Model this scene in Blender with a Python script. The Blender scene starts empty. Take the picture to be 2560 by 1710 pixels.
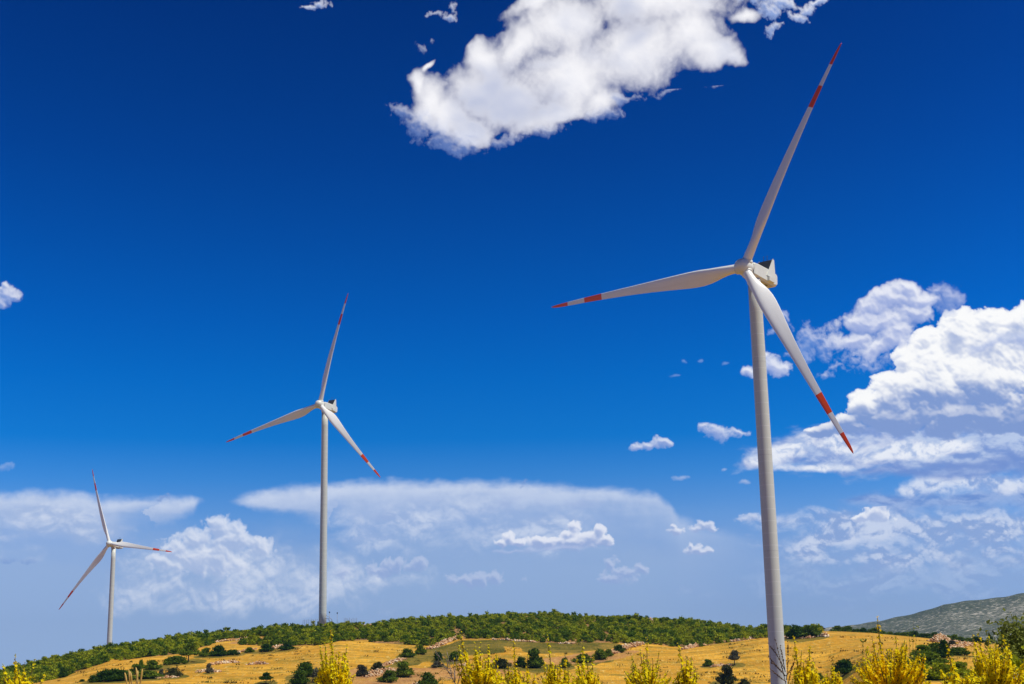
import bpy, math, random
import numpy as np
from mathutils import Matrix, Vector
R_ = math.radians
sc = bpy.context.scene
col = sc.collection
rnd = random.Random(7)
rng = np.random.default_rng(11)

# ------------------------------------------------------------------ camera
FPX, PW, PH = 3500.0, 2560.0, 1710.0
pitch, roll = R_(13.218), R_(1.1536)
F = np.array([0, math.cos(pitch), math.sin(pitch)])
U0 = np.array([0, -math.sin(pitch), math.cos(pitch)]); R0 = np.array([1., 0, 0])
CR = math.cos(roll)*R0 - math.sin(roll)*U0
CU = math.sin(roll)*R0 + math.cos(roll)*U0
cam_d = bpy.data.cameras.new('camera'); cam = bpy.data.objects.new('camera', cam_d); col.objects.link(cam)
cam.matrix_world = Matrix(((CR[0], CU[0], -F[0], 0), (CR[1], CU[1], -F[1], 0), (CR[2], CU[2], -F[2], 0), (0, 0, 0, 1)))
cam_d.sensor_width = 36; cam_d.lens = 36*FPX/PW; cam_d.clip_start = 0.1; cam_d.clip_end = 30000
sc.camera = cam

def ray(x, y):
    d = F + CR*((x-PW/2)/FPX) - CU*((y-PH/2)/FPX)
    return d/np.linalg.norm(d)
def azel(x, y):
    d = ray(x, y); return math.atan2(d[0], d[1]), d[2]/math.hypot(d[0], d[1])      # azimuth, tan(elevation)
def proj(P):
    P = np.asarray(P, float); d = P@F
    return PW/2 + FPX*(P@CR)/d, PH/2 - FPX*(P@CU)/d

# ------------------------------------------------------------------ light
SUN_EL, SUN_AZ = R_(62), R_(112)          # azimuth clockwise from +Y
sund = bpy.data.lights.new('sun', 'SUN'); sund.energy = 4.9; sund.angle = R_(0.53); sund.color = (1.0, 0.955, 0.88)
sun = bpy.data.objects.new('sun', sund); col.objects.link(sun)
sv = Vector((math.sin(SUN_AZ)*math.cos(SUN_EL), math.cos(SUN_AZ)*math.cos(SUN_EL), math.sin(SUN_EL)))
sun.rotation_euler = sv.to_track_quat('Z', 'Y').to_euler(); sun.location = (0, -20, 60)
sc.view_settings.view_transform = 'Standard'; sc.view_settings.look = 'None'
sc.view_settings.exposure = 0.0; sc.view_settings.gamma = 1.0
sc.cycles.max_bounces = 6; sc.cycles.diffuse_bounces = 3; sc.cycles.transparent_max_bounces = 4

# ------------------------------------------------------------------ node toolkit
class Nd:
    """wraps a node socket so that shader maths can be written as expressions"""
    def __init__(s, t, sock): s.t, s.s = t, sock
    def _m(s, op, *o, clamp=False):
        n = s.t.nodes.new('ShaderNodeMath'); n.operation = op; n.use_clamp = clamp
        for i, a in enumerate((s,)+o):
            if isinstance(a, Nd): s.t.links.new(a.s, n.inputs[i])
            else: n.inputs[i].default_value = a
        return Nd(s.t, n.outputs[0])
    def __add__(s, o): return s._m('ADD', o)
    __radd__ = __add__
    def __sub__(s, o): return s._m('SUBTRACT', o)
    def __rsub__(s, o): return (s*-1.0)+o
    def __mul__(s, o): return s._m('MULTIPLY', o)
    __rmul__ = __mul__
    def __truediv__(s, o): return s._m('DIVIDE', o)
    def max(s, o): return s._m('MAXIMUM', o)
    def min(s, o): return s._m('MINIMUM', o)
    def smax(s, o, k): return s._m('SMOOTH_MAX', o, k)
    def step(s, a, b, lo=0., hi=1.):
        n = s.t.nodes.new('ShaderNodeMapRange'); n.interpolation_type = 'SMOOTHSTEP'
        s.t.links.new(s.s, n.inputs[0])
        for i, v in enumerate((a, b, lo, hi)): n.inputs[i+1].default_value = v
        return Nd(s.t, n.outputs[0])
    def lin(s, a, b, lo=0., hi=1.):
        n = s.t.nodes.new('ShaderNodeMapRange'); s.t.links.new(s.s, n.inputs[0])
        for i, v in enumerate((a, b, lo, hi)): n.inputs[i+1].default_value = v
        return Nd(s.t, n.outputs[0])
def vmath(t, op, a, b=None, scale=None):
    n = t.nodes.new('ShaderNodeVectorMath'); n.operation = op
    for i, q in enumerate((a, b)):
        if q is None: continue
        if isinstance(q, Nd): t.links.new(q.s, n.inputs[i])
        else: n.inputs[i].default_value = q
    if scale is not None:
        if isinstance(scale, Nd): t.links.new(scale.s, n.inputs['Scale'])
        else: n.inputs['Scale'].default_value = scale
    return Nd(t, n.outputs['Value' if op in ('LENGTH', 'DISTANCE', 'DOT_PRODUCT') else 'Vector'])
def mapping(t, v, loc=(0, 0, 0), rot=0., scale=(1, 1, 1)):
    """scale, turn about z, shift (the Mapping node itself is heavy on the shader stack)"""
    if tuple(scale) != (1, 1, 1): v = vmath(t, 'MULTIPLY', v, scale)
    if rot:
        c, s_ = math.cos(rot), math.sin(rot)
        v = comb(t, vmath(t, 'DOT_PRODUCT', v, (c, -s_, 0)), vmath(t, 'DOT_PRODUCT', v, (s_, c, 0)), vmath(t, 'DOT_PRODUCT', v, (0, 0, 1)))
    if tuple(loc) != (0, 0, 0): v = vmath(t, 'ADD', v, loc)
    return v
def noise(t, v, scale=1., detail=2., rough=.5, dist=0., color=False, typ='FBM', lac=2.0):
    n = t.nodes.new('ShaderNodeTexNoise'); t.links.new(v.s, n.inputs['Vector']); n.noise_type = typ
    n.inputs['Scale'].default_value = scale; n.inputs['Detail'].default_value = detail
    n.inputs['Roughness'].default_value = rough; n.inputs['Distortion'].default_value = dist; n.inputs['Lacunarity'].default_value = lac
    return Nd(t, n.outputs['Color' if color else 0])
def voronoi(t, v, scale=1., detail=0., rough=.5, feature='SMOOTH_F1', smooth=.6, rand=1.0):
    n = t.nodes.new('ShaderNodeTexVoronoi'); t.links.new(v.s, n.inputs['Vector']); n.feature = feature
    n.inputs['Scale'].default_value = scale; n.inputs['Detail'].default_value = detail; n.inputs['Roughness'].default_value = rough
    n.inputs['Randomness'].default_value = rand
    if feature == 'SMOOTH_F1': n.inputs['Smoothness'].default_value = smooth
    return Nd(t, n.outputs['Distance'])
def mixc(t, fac, a, b, blend='MIX'):
    n = t.nodes.new('ShaderNodeMix'); n.data_type = 'RGBA'; n.blend_type = blend
    def put(sock, q):
        if isinstance(q, Nd): t.links.new(q.s, sock)
        elif isinstance(q, (int, float)): sock.default_value = q
        else: sock.default_value = (*q, 1.) if len(q) == 3 else q
    put(n.inputs[0], fac); put(n.inputs[6], a); put(n.inputs[7], b)
    return Nd(t, n.outputs[2])
def ramp(t, v, stops, interp='LINEAR'):
    n = t.nodes.new('ShaderNodeValToRGB'); t.links.new(v.s, n.inputs[0]); n.color_ramp.interpolation = interp
    el = n.color_ramp.elements
    while len(el) < len(stops): el.new(1.)
    for e, (p, c) in zip(el, stops): e.position = p; e.color = (*c, 1.)
    return Nd(t, n.outputs[0])
def sep(t, v):
    n = t.nodes.new('ShaderNodeSeparateXYZ'); t.links.new(v.s, n.inputs[0]); return [Nd(t, n.outputs[i]) for i in range(3)]
def comb(t, x, y, z=0.):
    n = t.nodes.new('ShaderNodeCombineXYZ')
    for i, q in enumerate((x, y, z)):
        if isinstance(q, Nd): t.links.new(q.s, n.inputs[i])
        else: n.inputs[i].default_value = q
    return Nd(t, n.outputs[0])
def srgb(r, g, b): return tuple((c/255/12.92) if c <= 10 else ((c/255+.055)/1.055)**2.4 for c in (r, g, b))

# ------------------------------------------------------------------ clouds: procedural, computed over the directions of the sky
GRAD = np.stack([np.cos(np.linspace(0, 2*np.pi, 256, endpoint=False)), np.sin(np.linspace(0, 2*np.pi, 256, endpoint=False))], 1).astype(np.float32)
PERM = np.random.default_rng(5).permutation(256).astype(np.int32); PERM = np.concatenate([PERM, PERM])
def perlin(x, y, seed=0):
    xi = np.floor(x).astype(np.int32); yi = np.floor(y).astype(np.int32)
    xf = (x-xi).astype(np.float32); yf = (y-yi).astype(np.float32)
    u = xf*xf*xf*(xf*(xf*6-15)+10); v = yf*yf*yf*(yf*(yf*6-15)+10)
    def g(i, j, fx, fy):
        h = GRAD[PERM[PERM[(xi+i+seed*17) & 255]+((yi+j+seed*59) & 255)]]
        return h[..., 0]*fx+h[..., 1]*fy
    a = g(0, 0, xf, yf); b = g(1, 0, xf-1, yf); c = g(0, 1, xf, yf-1); d = g(1, 1, xf-1, yf-1)
    return (a+(b-a)*u)+((c+(d-c)*u)-(a+(b-a)*u))*v
def fbm(x, y, freq, octv, rough=.5, seed=0, bil=False):
    s = 0; a = 1.; tot = 0
    c_, s_ = math.cos(.6), math.sin(.6)
    for k in range(octv):
        n = perlin(x*freq, y*freq, seed+k)*1.5
        s = s+a*((np.abs(n)*2-.55) if bil else n); tot += a
        a *= rough; freq *= 2.03; x, y = x*c_-y*s_, x*s_+y*c_
    return s/tot*1.6
def sst(a, b, x): q = np.clip((x-a)/(b-a), 0, 1); return q*q*(3-2*q)
MS = 0.6                                          # map pixels per sky unit (3500 units per radian)
U_0, U_1, V_0, V_1 = -1955., 1955., -130., 2330.
MW, MH = int((U_1-U_0)*MS), int((V_1-V_0)*MS)
def PV(x, y): d = ray(x, y); return math.atan2(d[0], d[1])*3500, math.asin(d[2])*3500
CM = np.zeros((MH, MW, 4), np.float32)            # premultiplied cloud light and cover
def window(x0, y0, x1, y1):
    c = [PV(x, y) for x in (x0, x1) for y in (y0, y1)]
    a = max(0, int((min(p[0] for p in c)-U_0)*MS)); b = min(MW, int((max(p[0] for p in c)-U_0)*MS))
    e = max(0, int((min(p[1] for p in c)-V_0)*MS)); f = min(MH, int((max(p[1] for p in c)-V_0)*MS))
    X, Y = np.meshgrid((np.arange(a, b)+.5)/MS+U_0, (np.arange(e, f)+.5)/MS+V_0)
    return (slice(e, f), slice(a, b)), X.astype(np.float32), Y.astype(np.float32)
def blobs(X, Y, L, k=8.):
    """smooth union of ellipses (photo x, y, rx, ry, turn): 1 in a middle, 0 on an outline, below 0 outside"""
    s = 0
    for (px, py, rx, ry, *r) in L:
        u, v = PV(px, py); th = R_(r[0] if r else 0)
        dx, dy = X-u, Y-v
        q = np.sqrt(((dx*math.cos(th)+dy*math.sin(th))/rx)**2+((-dx*math.sin(th)+dy*math.cos(th))/ry)**2)
        s = s+np.exp(np.clip(k*(1-q), -60, 30))
    return np.log(s+1e-12)/k
def over(w, colr, alpha):
    a = np.clip(alpha, 0, 1)[..., None]
    CM[w][..., :3] = colr*a+CM[w][..., :3]*(1-a); CM[w][..., 3:] = a+CM[w][..., 3:]*(1-a)
def lc(*c): return np.array(srgb(*c), np.float32)
def mix3(f, a, b):
    f = np.clip(f, 0, 1)[..., None]; return a*(1-f)+b*f
def shift(d, du, dv):                             # value found du, dv sky units further on
    i, j = int(round(dv*MS)), int(round(du*MS)); o = np.roll(np.roll(d, -i, 0), -j, 1)
    if i > 0: o[-i:] = 0
    if i < 0: o[:-i] = 0
    if j > 0: o[:, -j:] = 0
    if j < 0: o[:, :-j] = 0
    return o
def blur(d, r):
    r = max(1, int(r*MS))
    for _ in range(2):
        for ax in (0, 1):
            c = np.cumsum(np.pad(d, [(r+1, r) if i == ax else (0, 0) for i in (0, 1)], 'edge'), axis=ax)
            n = d.shape[ax]
            d = (np.take(c, np.arange(2*r+1, n+2*r+1), ax)-np.take(c, np.arange(0, n), ax))/(2*r+1)
    return d
def sunlight(th, dist, steps, k):
    """light left after passing the cloud thickness th towards the sun (up and to the right)"""
    s = 0
    for i in range(1, steps+1):
        f = (i/steps)**1.4*dist; s = s+shift(th, f*.42, f*.9)*(1./steps)
    return np.exp(-k*s)
def cumulus(box, L, lit, dark, amp=.5, freq=.011, soft=.25, puff=1., warp=14., rough=.52, seed=1, opac=1., k=8., dist=70., depth=2.6, cut=None, relief=1., floor=None, octv=6, fine=.16, tone=(.02, 1.0)):
    w, X, Y = window(*box)
    wx = fbm(X, Y, freq*.9, 4, .55, seed+20); wy = fbm(X, Y, freq*.9, 4, .55, seed+40)
    Xw, Yw = X+wx*warp, Y+wy*warp
    M = blobs(Xw, Yw, L, k)
    if cut is not None: M = M-np.clip(blobs(Xw, Yw, cut, k), 0, 1)*1.6
    n = puff*fbm(Xw, Yw, freq, octv, rough, seed, bil=True)+(1-puff)*fbm(Xw, Yw, freq, octv+1, rough+.08, seed)
    n2 = fbm(X, Y, freq*5, 4, .6, seed+9)
    d = M+n*amp+n2*fine*amp
    th = np.clip(d, 0, None)
    al = 1-np.exp(-np.clip(d/soft, 0, None)**1.25*2.2)
    th2 = np.minimum(th, 1.2)
    L1 = sunlight(th2, dist, 7, depth); L2 = sunlight(th2, dist*.25, 4, depth*.6)
    hgt = np.sqrt(np.clip(blur(d, max(1.5, .022/freq)), 0, 2)+.05)*60/ max(freq/.011, .6)
    gy, gx = np.gradient(hgt); nrm = (gx*-.42+gy*-.9)*MS
    light = (L1*.62+L2*.38)+relief*np.tanh(nrm*1.1)*.26+n2*.035
    if floor is not None:                          # flat shaded base
        light = light-floor(X, Y, n)
    c = mix3(sst(tone[0], tone[1], light), lc(*dark), lc(*lit))
    over(w, c, al*opac); return w, X, Y, d
def yv(y): return PV(1280, y)[1]
def veil(box, L, lit, dark, amp=.7, freq=.006, stretch=2., soft=.8, seed=1, opac=.8, bright=(.35, .75), bias=.0, k=6., bmix=.5):
    """soft hazy cloud without a hard outline, lit in patches"""
    w, X, Y = window(*box); wx = fbm(X, Y, .008, 3, .5, seed+5)*18; Xw, Yw = X+wx, Y+wx*.5
    d = blobs(Xw, Yw, L, k)+fbm(Xw, Yw*stretch, freq, 6, .58, seed)*amp
    b1 = fbm(Xw, Yw*stretch*.8, freq*2.0, 6, .58, seed+11, bil=True); b2 = fbm(Xw, Yw*stretch, freq*.8, 4, .5, seed+12)
    b1 = b1-shift(b1, 5, 12)*.75
    t_ = .5+b1*bmix+b2*.40+bias+np.clip(d, 0, 1)*.12
    over(w, mix3(sst(bright[0], bright[1], t_), lc(*dark), lc(*lit)), sst(0, soft, d)*opac)

def anvils():
    w, X, Y = window(-320, 1130, 2000, 1720)
    f1 = fbm(X, Y*3.5, .004, 6, .55, 3); f2 = fbm(X, Y, .02, 5, .6, 4)
    def edge(pts):
        q = [PV(*p) for p in pts]; return np.interp(X, [a for a, b in q], [b for a, b in q])
    out_c = np.zeros(X.shape+(3,), np.float32)
    tone = np.clip(.5+f1*.55+f2*.12, 0, 1)
    for (top, bot, fall, op) in (
        (((-320, 1235), (0, 1224), (120, 1222), (200, 1228), (255, 1242), (300, 1236), (400, 1234), (480, 1236), (508, 1250), (520, 1262), (522, 1300), (560, 1330)),
         ((-320, 1800), (80, 1800), (200, 1480), (300, 1365), (380, 1325), (440, 1305), (485, 1290), (500, 1268), (520, 1256)), 200, .92),
        (((560, 1300), (566, 1262), (572, 1246), (640, 1219), (720, 1208), (820, 1201), (1000, 1193), (1200, 1196), (1400, 1205), (1540, 1214), (1640, 1226), (1672, 1250), (1700, 1290), (1850, 1330), (2000, 1380)),
         ((564, 1250), (600, 1270), (660, 1290), (780, 1304), (860, 1340), (980, 1460), (1100, 1800), (2000, 1800)), 230, .95)):
        t_ = edge(top)+f2*5+f1*6; b_ = edge(bot)+f2*10+f1*14
        a = sst(-4, 30, t_-Y+fbm(X, Y*2, .012, 4, .6, 19)*7)*sst(-6, np.where(b_ > yv(1318), 30, 90), Y-b_)
        xe = PV(1560, 1250)[0]
        dn = np.clip((t_-Y)/fall, 0, 1)
        a = a*(1-.97*dn**1.3)*op
        if op > .93: a = a*(1-sst(PV(1600, 1300)[0], PV(1960, 1300)[0], X))
        if op > .93: a = a*(1-.40*sst(xe-380, xe+240, X)*(.6+.4*dn))
        c = mix3(sst(.0, .55, dn+f1*.18-f2*.10), lc(228, 235, 248), lc(160, 182, 222))
        c = mix3((1-tone)*.55, c, lc(166, 186, 226))
        over(w, c, a)
    # mottled ripples inside the larger anvil
    w, X, Y = window(760, 1200, 1560, 1420)
    n = fbm(X, Y*1.5, .013, 6, .6, 8)+fbm(X, Y*3, .004, 3, .5, 9)*.8
    m = np.clip(blobs(X, Y, [(1080, 1270, 200, 42, 12), (1250, 1260, 160, 22, 0), (960, 1300, 120, 40, 10), (1430, 1262, 90, 18, 0)]), 0, 1)
    over(w, np.broadcast_to(lc(158, 178, 222), X.shape+(3,)), m*sst(-.1, .5, n)*.55)
    over(w, np.broadcast_to(lc(226, 232, 247), X.shape+(3,)), m*sst(.1, .7, -n)*.35)

anvils()
w, X, Y = window(-700, 1180, 3200, 1800)
n = fbm(X, Y*2.2, .005, 5, .55, 14)
a = ((1-sst(yv(1440), yv(1270), Y+n*30))*.72+.0)*(1-.55*sst(PV(1560, 1400)[0], PV(1900, 1400)[0], X))
over(w, np.broadcast_to(lc(158, 183, 221), X.shape+(3,)), a*sst(-130, 60, Y))
veil((200, 1290, 1200, 1620), [(480, 1400, 140, 70), (640, 1410, 190, 80), (800, 1450, 240, 70), (400, 1460, 160, 70), (620, 1500, 320, 50), (950, 1450, 120, 40)], (216, 225, 243), (164, 186, 224), freq=.008, stretch=1.2, soft=1.0, seed=31, opac=.88, bright=(.10, 1.05))
veil((-400, 1240, 420, 1480), [(60, 1300, 260, 60), (-100, 1320, 200, 80), (250, 1330, 130, 40)], (214, 223, 242), (165, 186, 224), freq=.006, stretch=2.2, soft=1.1, seed=35, opac=.75, bright=(.25, .95))
veil((760, 1220, 1800, 1460), [(1080, 1300, 300, 60), (1300, 1330, 300, 60), (920, 1350, 160, 50)], (212, 222, 242), (162, 184, 224), freq=.007, stretch=1.8, soft=1.1, seed=36, opac=.75, bright=(.25, .95))
cumulus((360, 1250, 760, 1480), [(548, 1322, 40, 42), (592, 1325, 22, 26), (575, 1355, 60, 36), (492, 1350, 42, 38), (440, 1372, 48, 34), (400, 1402, 36, 24), (650, 1370, 44, 26), (520, 1400, 120, 44)], (232, 237, 249), (172, 190, 226), amp=.42, freq=.020, soft=.45, warp=9, seed=32, opac=.85, depth=2.0, dist=40, relief=1.5)
cumulus((820, 1370, 1400, 1540), [(985, 1416, 52, 24), (940, 1424, 34, 16), (1040, 1412, 30, 20), (1190, 1450, 80, 22), (860, 1430, 30, 14)], (204, 213, 238), (152, 172, 218), amp=.55, freq=.02, soft=.5, warp=8, seed=33, opac=.62, dist=30, relief=1.4)
cumulus((1420, 1370, 1720, 1500), [(1527, 1412, 20, 18), (1560, 1436, 48, 22), (1600, 1424, 26, 16), (1535, 1448, 40, 14)], (204, 213, 238), (152, 172, 218), amp=.5, freq=.026, soft=.5, warp=7, seed=34, opac=.66, dist=26, relief=1.4)
# broken bands low on the right
veil((1720, 1200, 3000, 1560), [(2110, 1300, 160, 50), (2300, 1310, 280, 60), (2500, 1330, 260, 70), (2080, 1350, 180, 50), (2000, 1390, 110, 50), (2350, 1390, 300, 50), (1940, 1300, 100, 26)], (213, 222, 242), (146, 170, 217), freq=.0085, stretch=1.7, soft=1.0, seed=41, opac=.85, bright=(.30, .85))
veil((1700, 1330, 3000, 1640), [(2200, 1450, 500, 60), (2500, 1440, 300, 60)], (180, 199, 232), (148, 171, 216), freq=.007, stretch=2.0, soft=1.0, seed=45, opac=.5, bright=(.35, .85))
cumulus((2080, 1270, 2340, 1340), [(2192, 1282, 42, 20), (2160, 1294, 24, 12), (2205, 1262, 16, 9)], (245, 247, 254), (176, 192, 228), amp=.45, freq=.028, soft=.3, warp=6, seed=42, opac=.95, dist=22, relief=1.4)
def base_at(y, h, s): 
    v0 = yv(y)
    return lambda X, Y, n: s*(1-sst(v0-h, v0+h, Y+n*26-(X-900)*.02))
veil((2000, 1190, 3000, 1330), [(2400, 1248, 320, 34, 1), (2560, 1240, 280, 44), (2200, 1250, 120, 18)], (160, 182, 226), (112, 143, 207), amp=.4, freq=.005, stretch=3., soft=.9, seed=44, opac=.85, bright=(.3, .9))
veil((2050, 1130, 3000, 1290), [(2330, 1208, 110, 36, 3), (2430, 1195, 110, 40), (2520, 1200, 120, 34), (2270, 1222, 60, 20)], (230, 236, 249), (150, 174, 222), amp=.8, freq=.008, stretch=1.3, soft=1.0, seed=43, opac=.88, bright=(.2, .75), bias=.08)
# lower deck: grey-blue belly streaked with light
veil((2060, 960, 3000, 1140), [(2330, 1065, 190, 36), (2530, 1050, 200, 44), (2200, 1075, 90, 20)], (196, 210, 238), (122, 150, 208), amp=.55, freq=.007, stretch=2.2, soft=.9, seed=54, opac=.8, bright=(.25, 1.))
veil((1750, 1020, 3000, 1260), [(2100, 1120, 230, 66), (2350, 1120, 300, 70), (2560, 1110, 240, 70), (1940, 1140, 110, 44, 10), (1880, 1160, 60, 30, 14)], (190, 206, 236), (128, 155, 214), amp=.45, freq=.006, stretch=2.6, soft=.5, seed=51, opac=.96, bright=(.25, 1.0))
veil((2080, 1120, 3000, 1230), [(2400, 1172, 300, 26, 1), (2560, 1165, 240, 36), (2200, 1180, 120, 14)], (150, 173, 222), (118, 147, 210), amp=.4, freq=.005, stretch=3., soft=.8, seed=53, opac=.9, bright=(.3, 1.))
veil((1750, 1050, 3000, 1230), [(1960, 1120, 90, 34, 8), (2110, 1115, 120, 40), (2230, 1135, 120, 30), (1890, 1155, 60, 26, 12), (2330, 1120, 110, 22), (2060, 1165, 140, 14)], (243, 246, 253), (172, 192, 230), amp=.6, freq=.009, stretch=1.7, soft=.8, seed=52, opac=.9, bright=(.15, .75), bias=.05)
# the big cumulus itself
cumulus((1930, 700, 2900, 1160),
        [(2475, 805, 62, 42), (2405, 800, 46, 36), (2540, 810, 60, 50), (2390, 840, 42, 44), (2480, 870, 110, 70), (2310, 850, 46, 28), (2340, 900, 80, 60), (2270, 905, 40, 40), (2430, 950, 170, 80), (2300, 980, 110, 70), (2240, 970, 46, 44), (2205, 1000, 50, 46), (2160, 1020, 44, 38), (2230, 1050, 110, 40), (2120, 1060, 44, 30), (2060, 1075, 46, 24), (2620, 850, 90, 90), (2640, 960, 120, 90), (2400, 1040, 200, 40), (2560, 1050, 160, 40)],
        (255, 255, 255), (130, 156, 210), tone=(-.30, .88), amp=.44, freq=.0098, soft=.16, warp=13, seed=61, depth=1.25, dist=52, relief=1.1, k=7.,
        floor=lambda X, Y, n: .80*(1-sst(yv(1062)-50, yv(1062)+60, Y+n*26+fbm(X, Y*3, .004, 3, .5, 77)*30+(np.minimum(X, PV(2170, 900)[0])-PV(2170, 900)[0])*-.22))+.16*sst(0, 1, fbm(X, Y*1.4, .0035, 3, .5, 78)*1.4+.2), octv=7, rough=.55)
cumulus((2260, 780, 2900, 960), [(2560, 845, 90, 26, -4), (2480, 860, 60, 14, 10), (2600, 840, 80, 30)], (170, 187, 230), (142, 163, 218), amp=.6, freq=.012, soft=.6, warp=16, seed=62, opac=.62, puff=.3, relief=.6)
# softer cloud to its left, shreds around the turbine
SF = dict(lit=(246, 247, 254), dark=(160, 176, 224))
cumulus((2040, 670, 2460, 920), [(2265, 728, 46, 30), (2230, 755, 70, 26), (2170, 768, 46, 22), (2300, 750, 60, 30), (2150, 800, 60, 26), (2210, 800, 110, 36), (2290, 790, 50, 30), (2130, 850, 52, 28), (2180, 870, 50, 30), (2225, 850, 60, 26), (2240, 830, 50, 30)],
        amp=.52, freq=.012, soft=.5, warp=18, seed=71, opac=.96, depth=1.7, dist=46, puff=.6, **SF)
cumulus((2260, 670, 2480, 830), [(2350, 728, 40, 22), (2375, 750, 26, 24), (2330, 760, 40, 14)], (214, 220, 245), (140, 164, 220), amp=.8, freq=.014, soft=1., warp=22, seed=72, opac=.75, puff=.2)
cumulus((1830, 740, 2260, 980), [(2010, 840, 36, 20, 20), (2060, 870, 40, 24), (2100, 915, 34, 14), (2060, 935, 16, 14), (2000, 890, 50, 16), (2170, 905, 60, 24), (2130, 890, 50, 30), (1965, 790, 14, 24), (1930, 830, 14, 14), (2020, 855, 60, 40)], (218, 224, 246), (120, 154, 220), amp=1.0, freq=.013, soft=1.3, warp=24, seed=73, opac=.85, puff=.15, fine=.3)
cumulus((1830, 860, 2040, 990), [(1930, 912, 34, 30), (1955, 918, 32, 20), (1875, 930, 18, 18), (1915, 890, 16, 14)], amp=.6, freq=.02, soft=.6, warp=10, seed=74, opac=.93, puff=.4, **SF)
cumulus((1500, 1040, 1920, 1150), [(1790, 1080, 44, 20), (1760, 1068, 18, 14), (1840, 1082, 34, 12), (1620, 1114, 40, 14), (1590, 1120, 24, 10), (1655, 1108, 30, 8)], amp=.75, freq=.02, soft=.7, warp=12, seed=75, opac=.80, puff=.3, dist=30, **SF)
cumulus((1640, 870, 1860, 960), [(1710, 905, 9, 6), (1688, 940, 14, 4), (1815, 908, 12, 5), (1750, 903, 9, 3)], (150, 178, 230), (90, 140, 216), amp=.5, freq=.03, soft=1., warp=6, seed=76, opac=.6, puff=.2)
cumulus((1640, 1150, 1900, 1230), [(1700, 1194, 26, 8), (1860, 1205, 18, 6), (1810, 1176, 9, 7)], (180, 198, 234), (128, 160, 218), amp=.6, freq=.03, soft=.9, warp=7, seed=77, opac=.75, puff=.3)
# small fair-weather cumulus with flat bases
CUM = dict(lit=(236, 239, 250), dark=(158, 177, 220))
cumulus((1180, 1270, 1580, 1400), [(1274, 1346, 22, 19), (1296, 1356, 18, 12), (1256, 1358, 16, 10), (1345, 1354, 28, 16), (1372, 1358, 26, 16), (1438, 1318, 21, 20), (1420, 1338, 22, 16), (1500, 1328, 19, 22), (1470, 1346, 30, 20), (1515, 1350, 24, 18), (1430, 1356, 70, 16)], amp=.34, freq=.026, soft=.22, warp=6, seed=81, opac=.94, depth=1.6, dist=26, relief=1.4,
        floor=lambda X, Y, n: .35*(1-sst(yv(1372)-4, yv(1372)+22, Y+n*6)), cut=[(1390, 1384, 170, 13)], **CUM)
cumulus((1180, 1345, 1600, 1420), [(1400, 1372, 130, 8), (1290, 1377, 40, 5), (1250, 1378, 34, 8), (1212, 1352, 7, 5)], (190, 202, 234), (140, 163, 213), amp=.7, freq=.02, soft=1., warp=9, seed=82, opac=.6, puff=.4)
cumulus((1640, 1280, 1830, 1410), [(1760, 1315, 24, 15), (1742, 1322, 20, 9), (1780, 1322, 18, 8), (1690, 1328, 26, 9), (1682, 1316, 9, 8), (1740, 1375, 30, 14), (1728, 1364, 12, 9), (1760, 1382, 24, 7)], amp=.4, freq=.034, soft=.45, warp=5, seed=83, opac=.84, dist=20, relief=1.4, **CUM)
cumulus((1820, 1270, 1960, 1330), [(1880, 1293, 34, 12), (1860, 1299, 24, 8)], amp=.5, freq=.03, soft=.7, warp=5, seed=84, opac=.65, **CUM)
# dark scraps in front of the anvils
SC = dict(lit=(132, 160, 214), dark=(96, 134, 200))
cumulus((360, 1215, 460, 1270), [(408, 1243, 17, 6), (420, 1237, 10, 5), (396, 1248, 8, 3)], amp=.5, freq=.05, soft=.7, warp=5, seed=85, opac=.72, **SC)
cumulus((1270, 1180, 1350, 1240), [(1312, 1206, 12, 7), (1302, 1215, 7, 4)], amp=.8, freq=.05, soft=1., warp=6, seed=86, opac=.6, puff=.2, **SC)
cumulus((-60, 1370, 140, 1430), [(20, 1402, 26, 7), (70, 1405, 24, 6), (-20, 1400, 24, 7)], amp=.6, freq=.04, soft=.8, warp=5, seed=87, opac=.55, puff=.3, **SC)
cumulus((-60, 1130, 90, 1200), [(22, 1165, 22, 8), (8, 1172, 14, 6)], (150, 180, 230), (110, 152, 220), amp=.6, freq=.03, soft=1., warp=8, seed=88, opac=.7, puff=.2)
cumulus((-140, 660, 140, 810), [(18, 730, 30, 20), (40, 738, 22, 18), (0, 750, 24, 18), (-50, 740, 50, 26), (6, 712, 12, 10)], (236, 239, 250), (130, 158, 218), amp=.8, freq=.017, soft=.7, warp=14, seed=89, opac=.9, puff=.25)
# the big bright cloud overhead
w, X, Y, d = cumulus((820, -420, 2150, 470),
        [(1075, 250, 62, 75), (1050, 205, 24, 44), (1066, 160, 10, 22, -50), (1120, 285, 90, 50), (1185, 325, 62, 44), (1200, 220, 110, 70), (1215, 150, 66, 50, 30), (1280, 260, 140, 74), (1300, 110, 90, 60, 30), (1400, 60, 130, 70, 14), (1430, 180, 190, 100, 10), (1490, 255, 60, 50), (1390, 290, 130, 36, 10), (1600, 130, 180, 100, 8), (1720, 80, 100, 90), (1790, 130, 76, 46), (1830, 150, 46, 26, -10), (1640, 0, 260, 70), (1550, -120, 420, 100), (1340, 10, 90, 30, 20), (1860, 40, 50, 24, -10)],
        (253, 252, 255), (198, 204, 228), amp=.36, freq=.0085, soft=.70, warp=22, seed=91, depth=.6, dist=80, relief=.45, k=8., puff=.4, cut=[(1128, 128, 30, 40, -20)], rough=.50, octv=6, fine=.20, tone=(-.15, .80))
n = fbm(X, Y, .0040, 3, .45, 93); n3 = fbm(X, Y*1.2, .008, 3, .45, 94)
core = sst(.15, .75, d)
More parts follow.
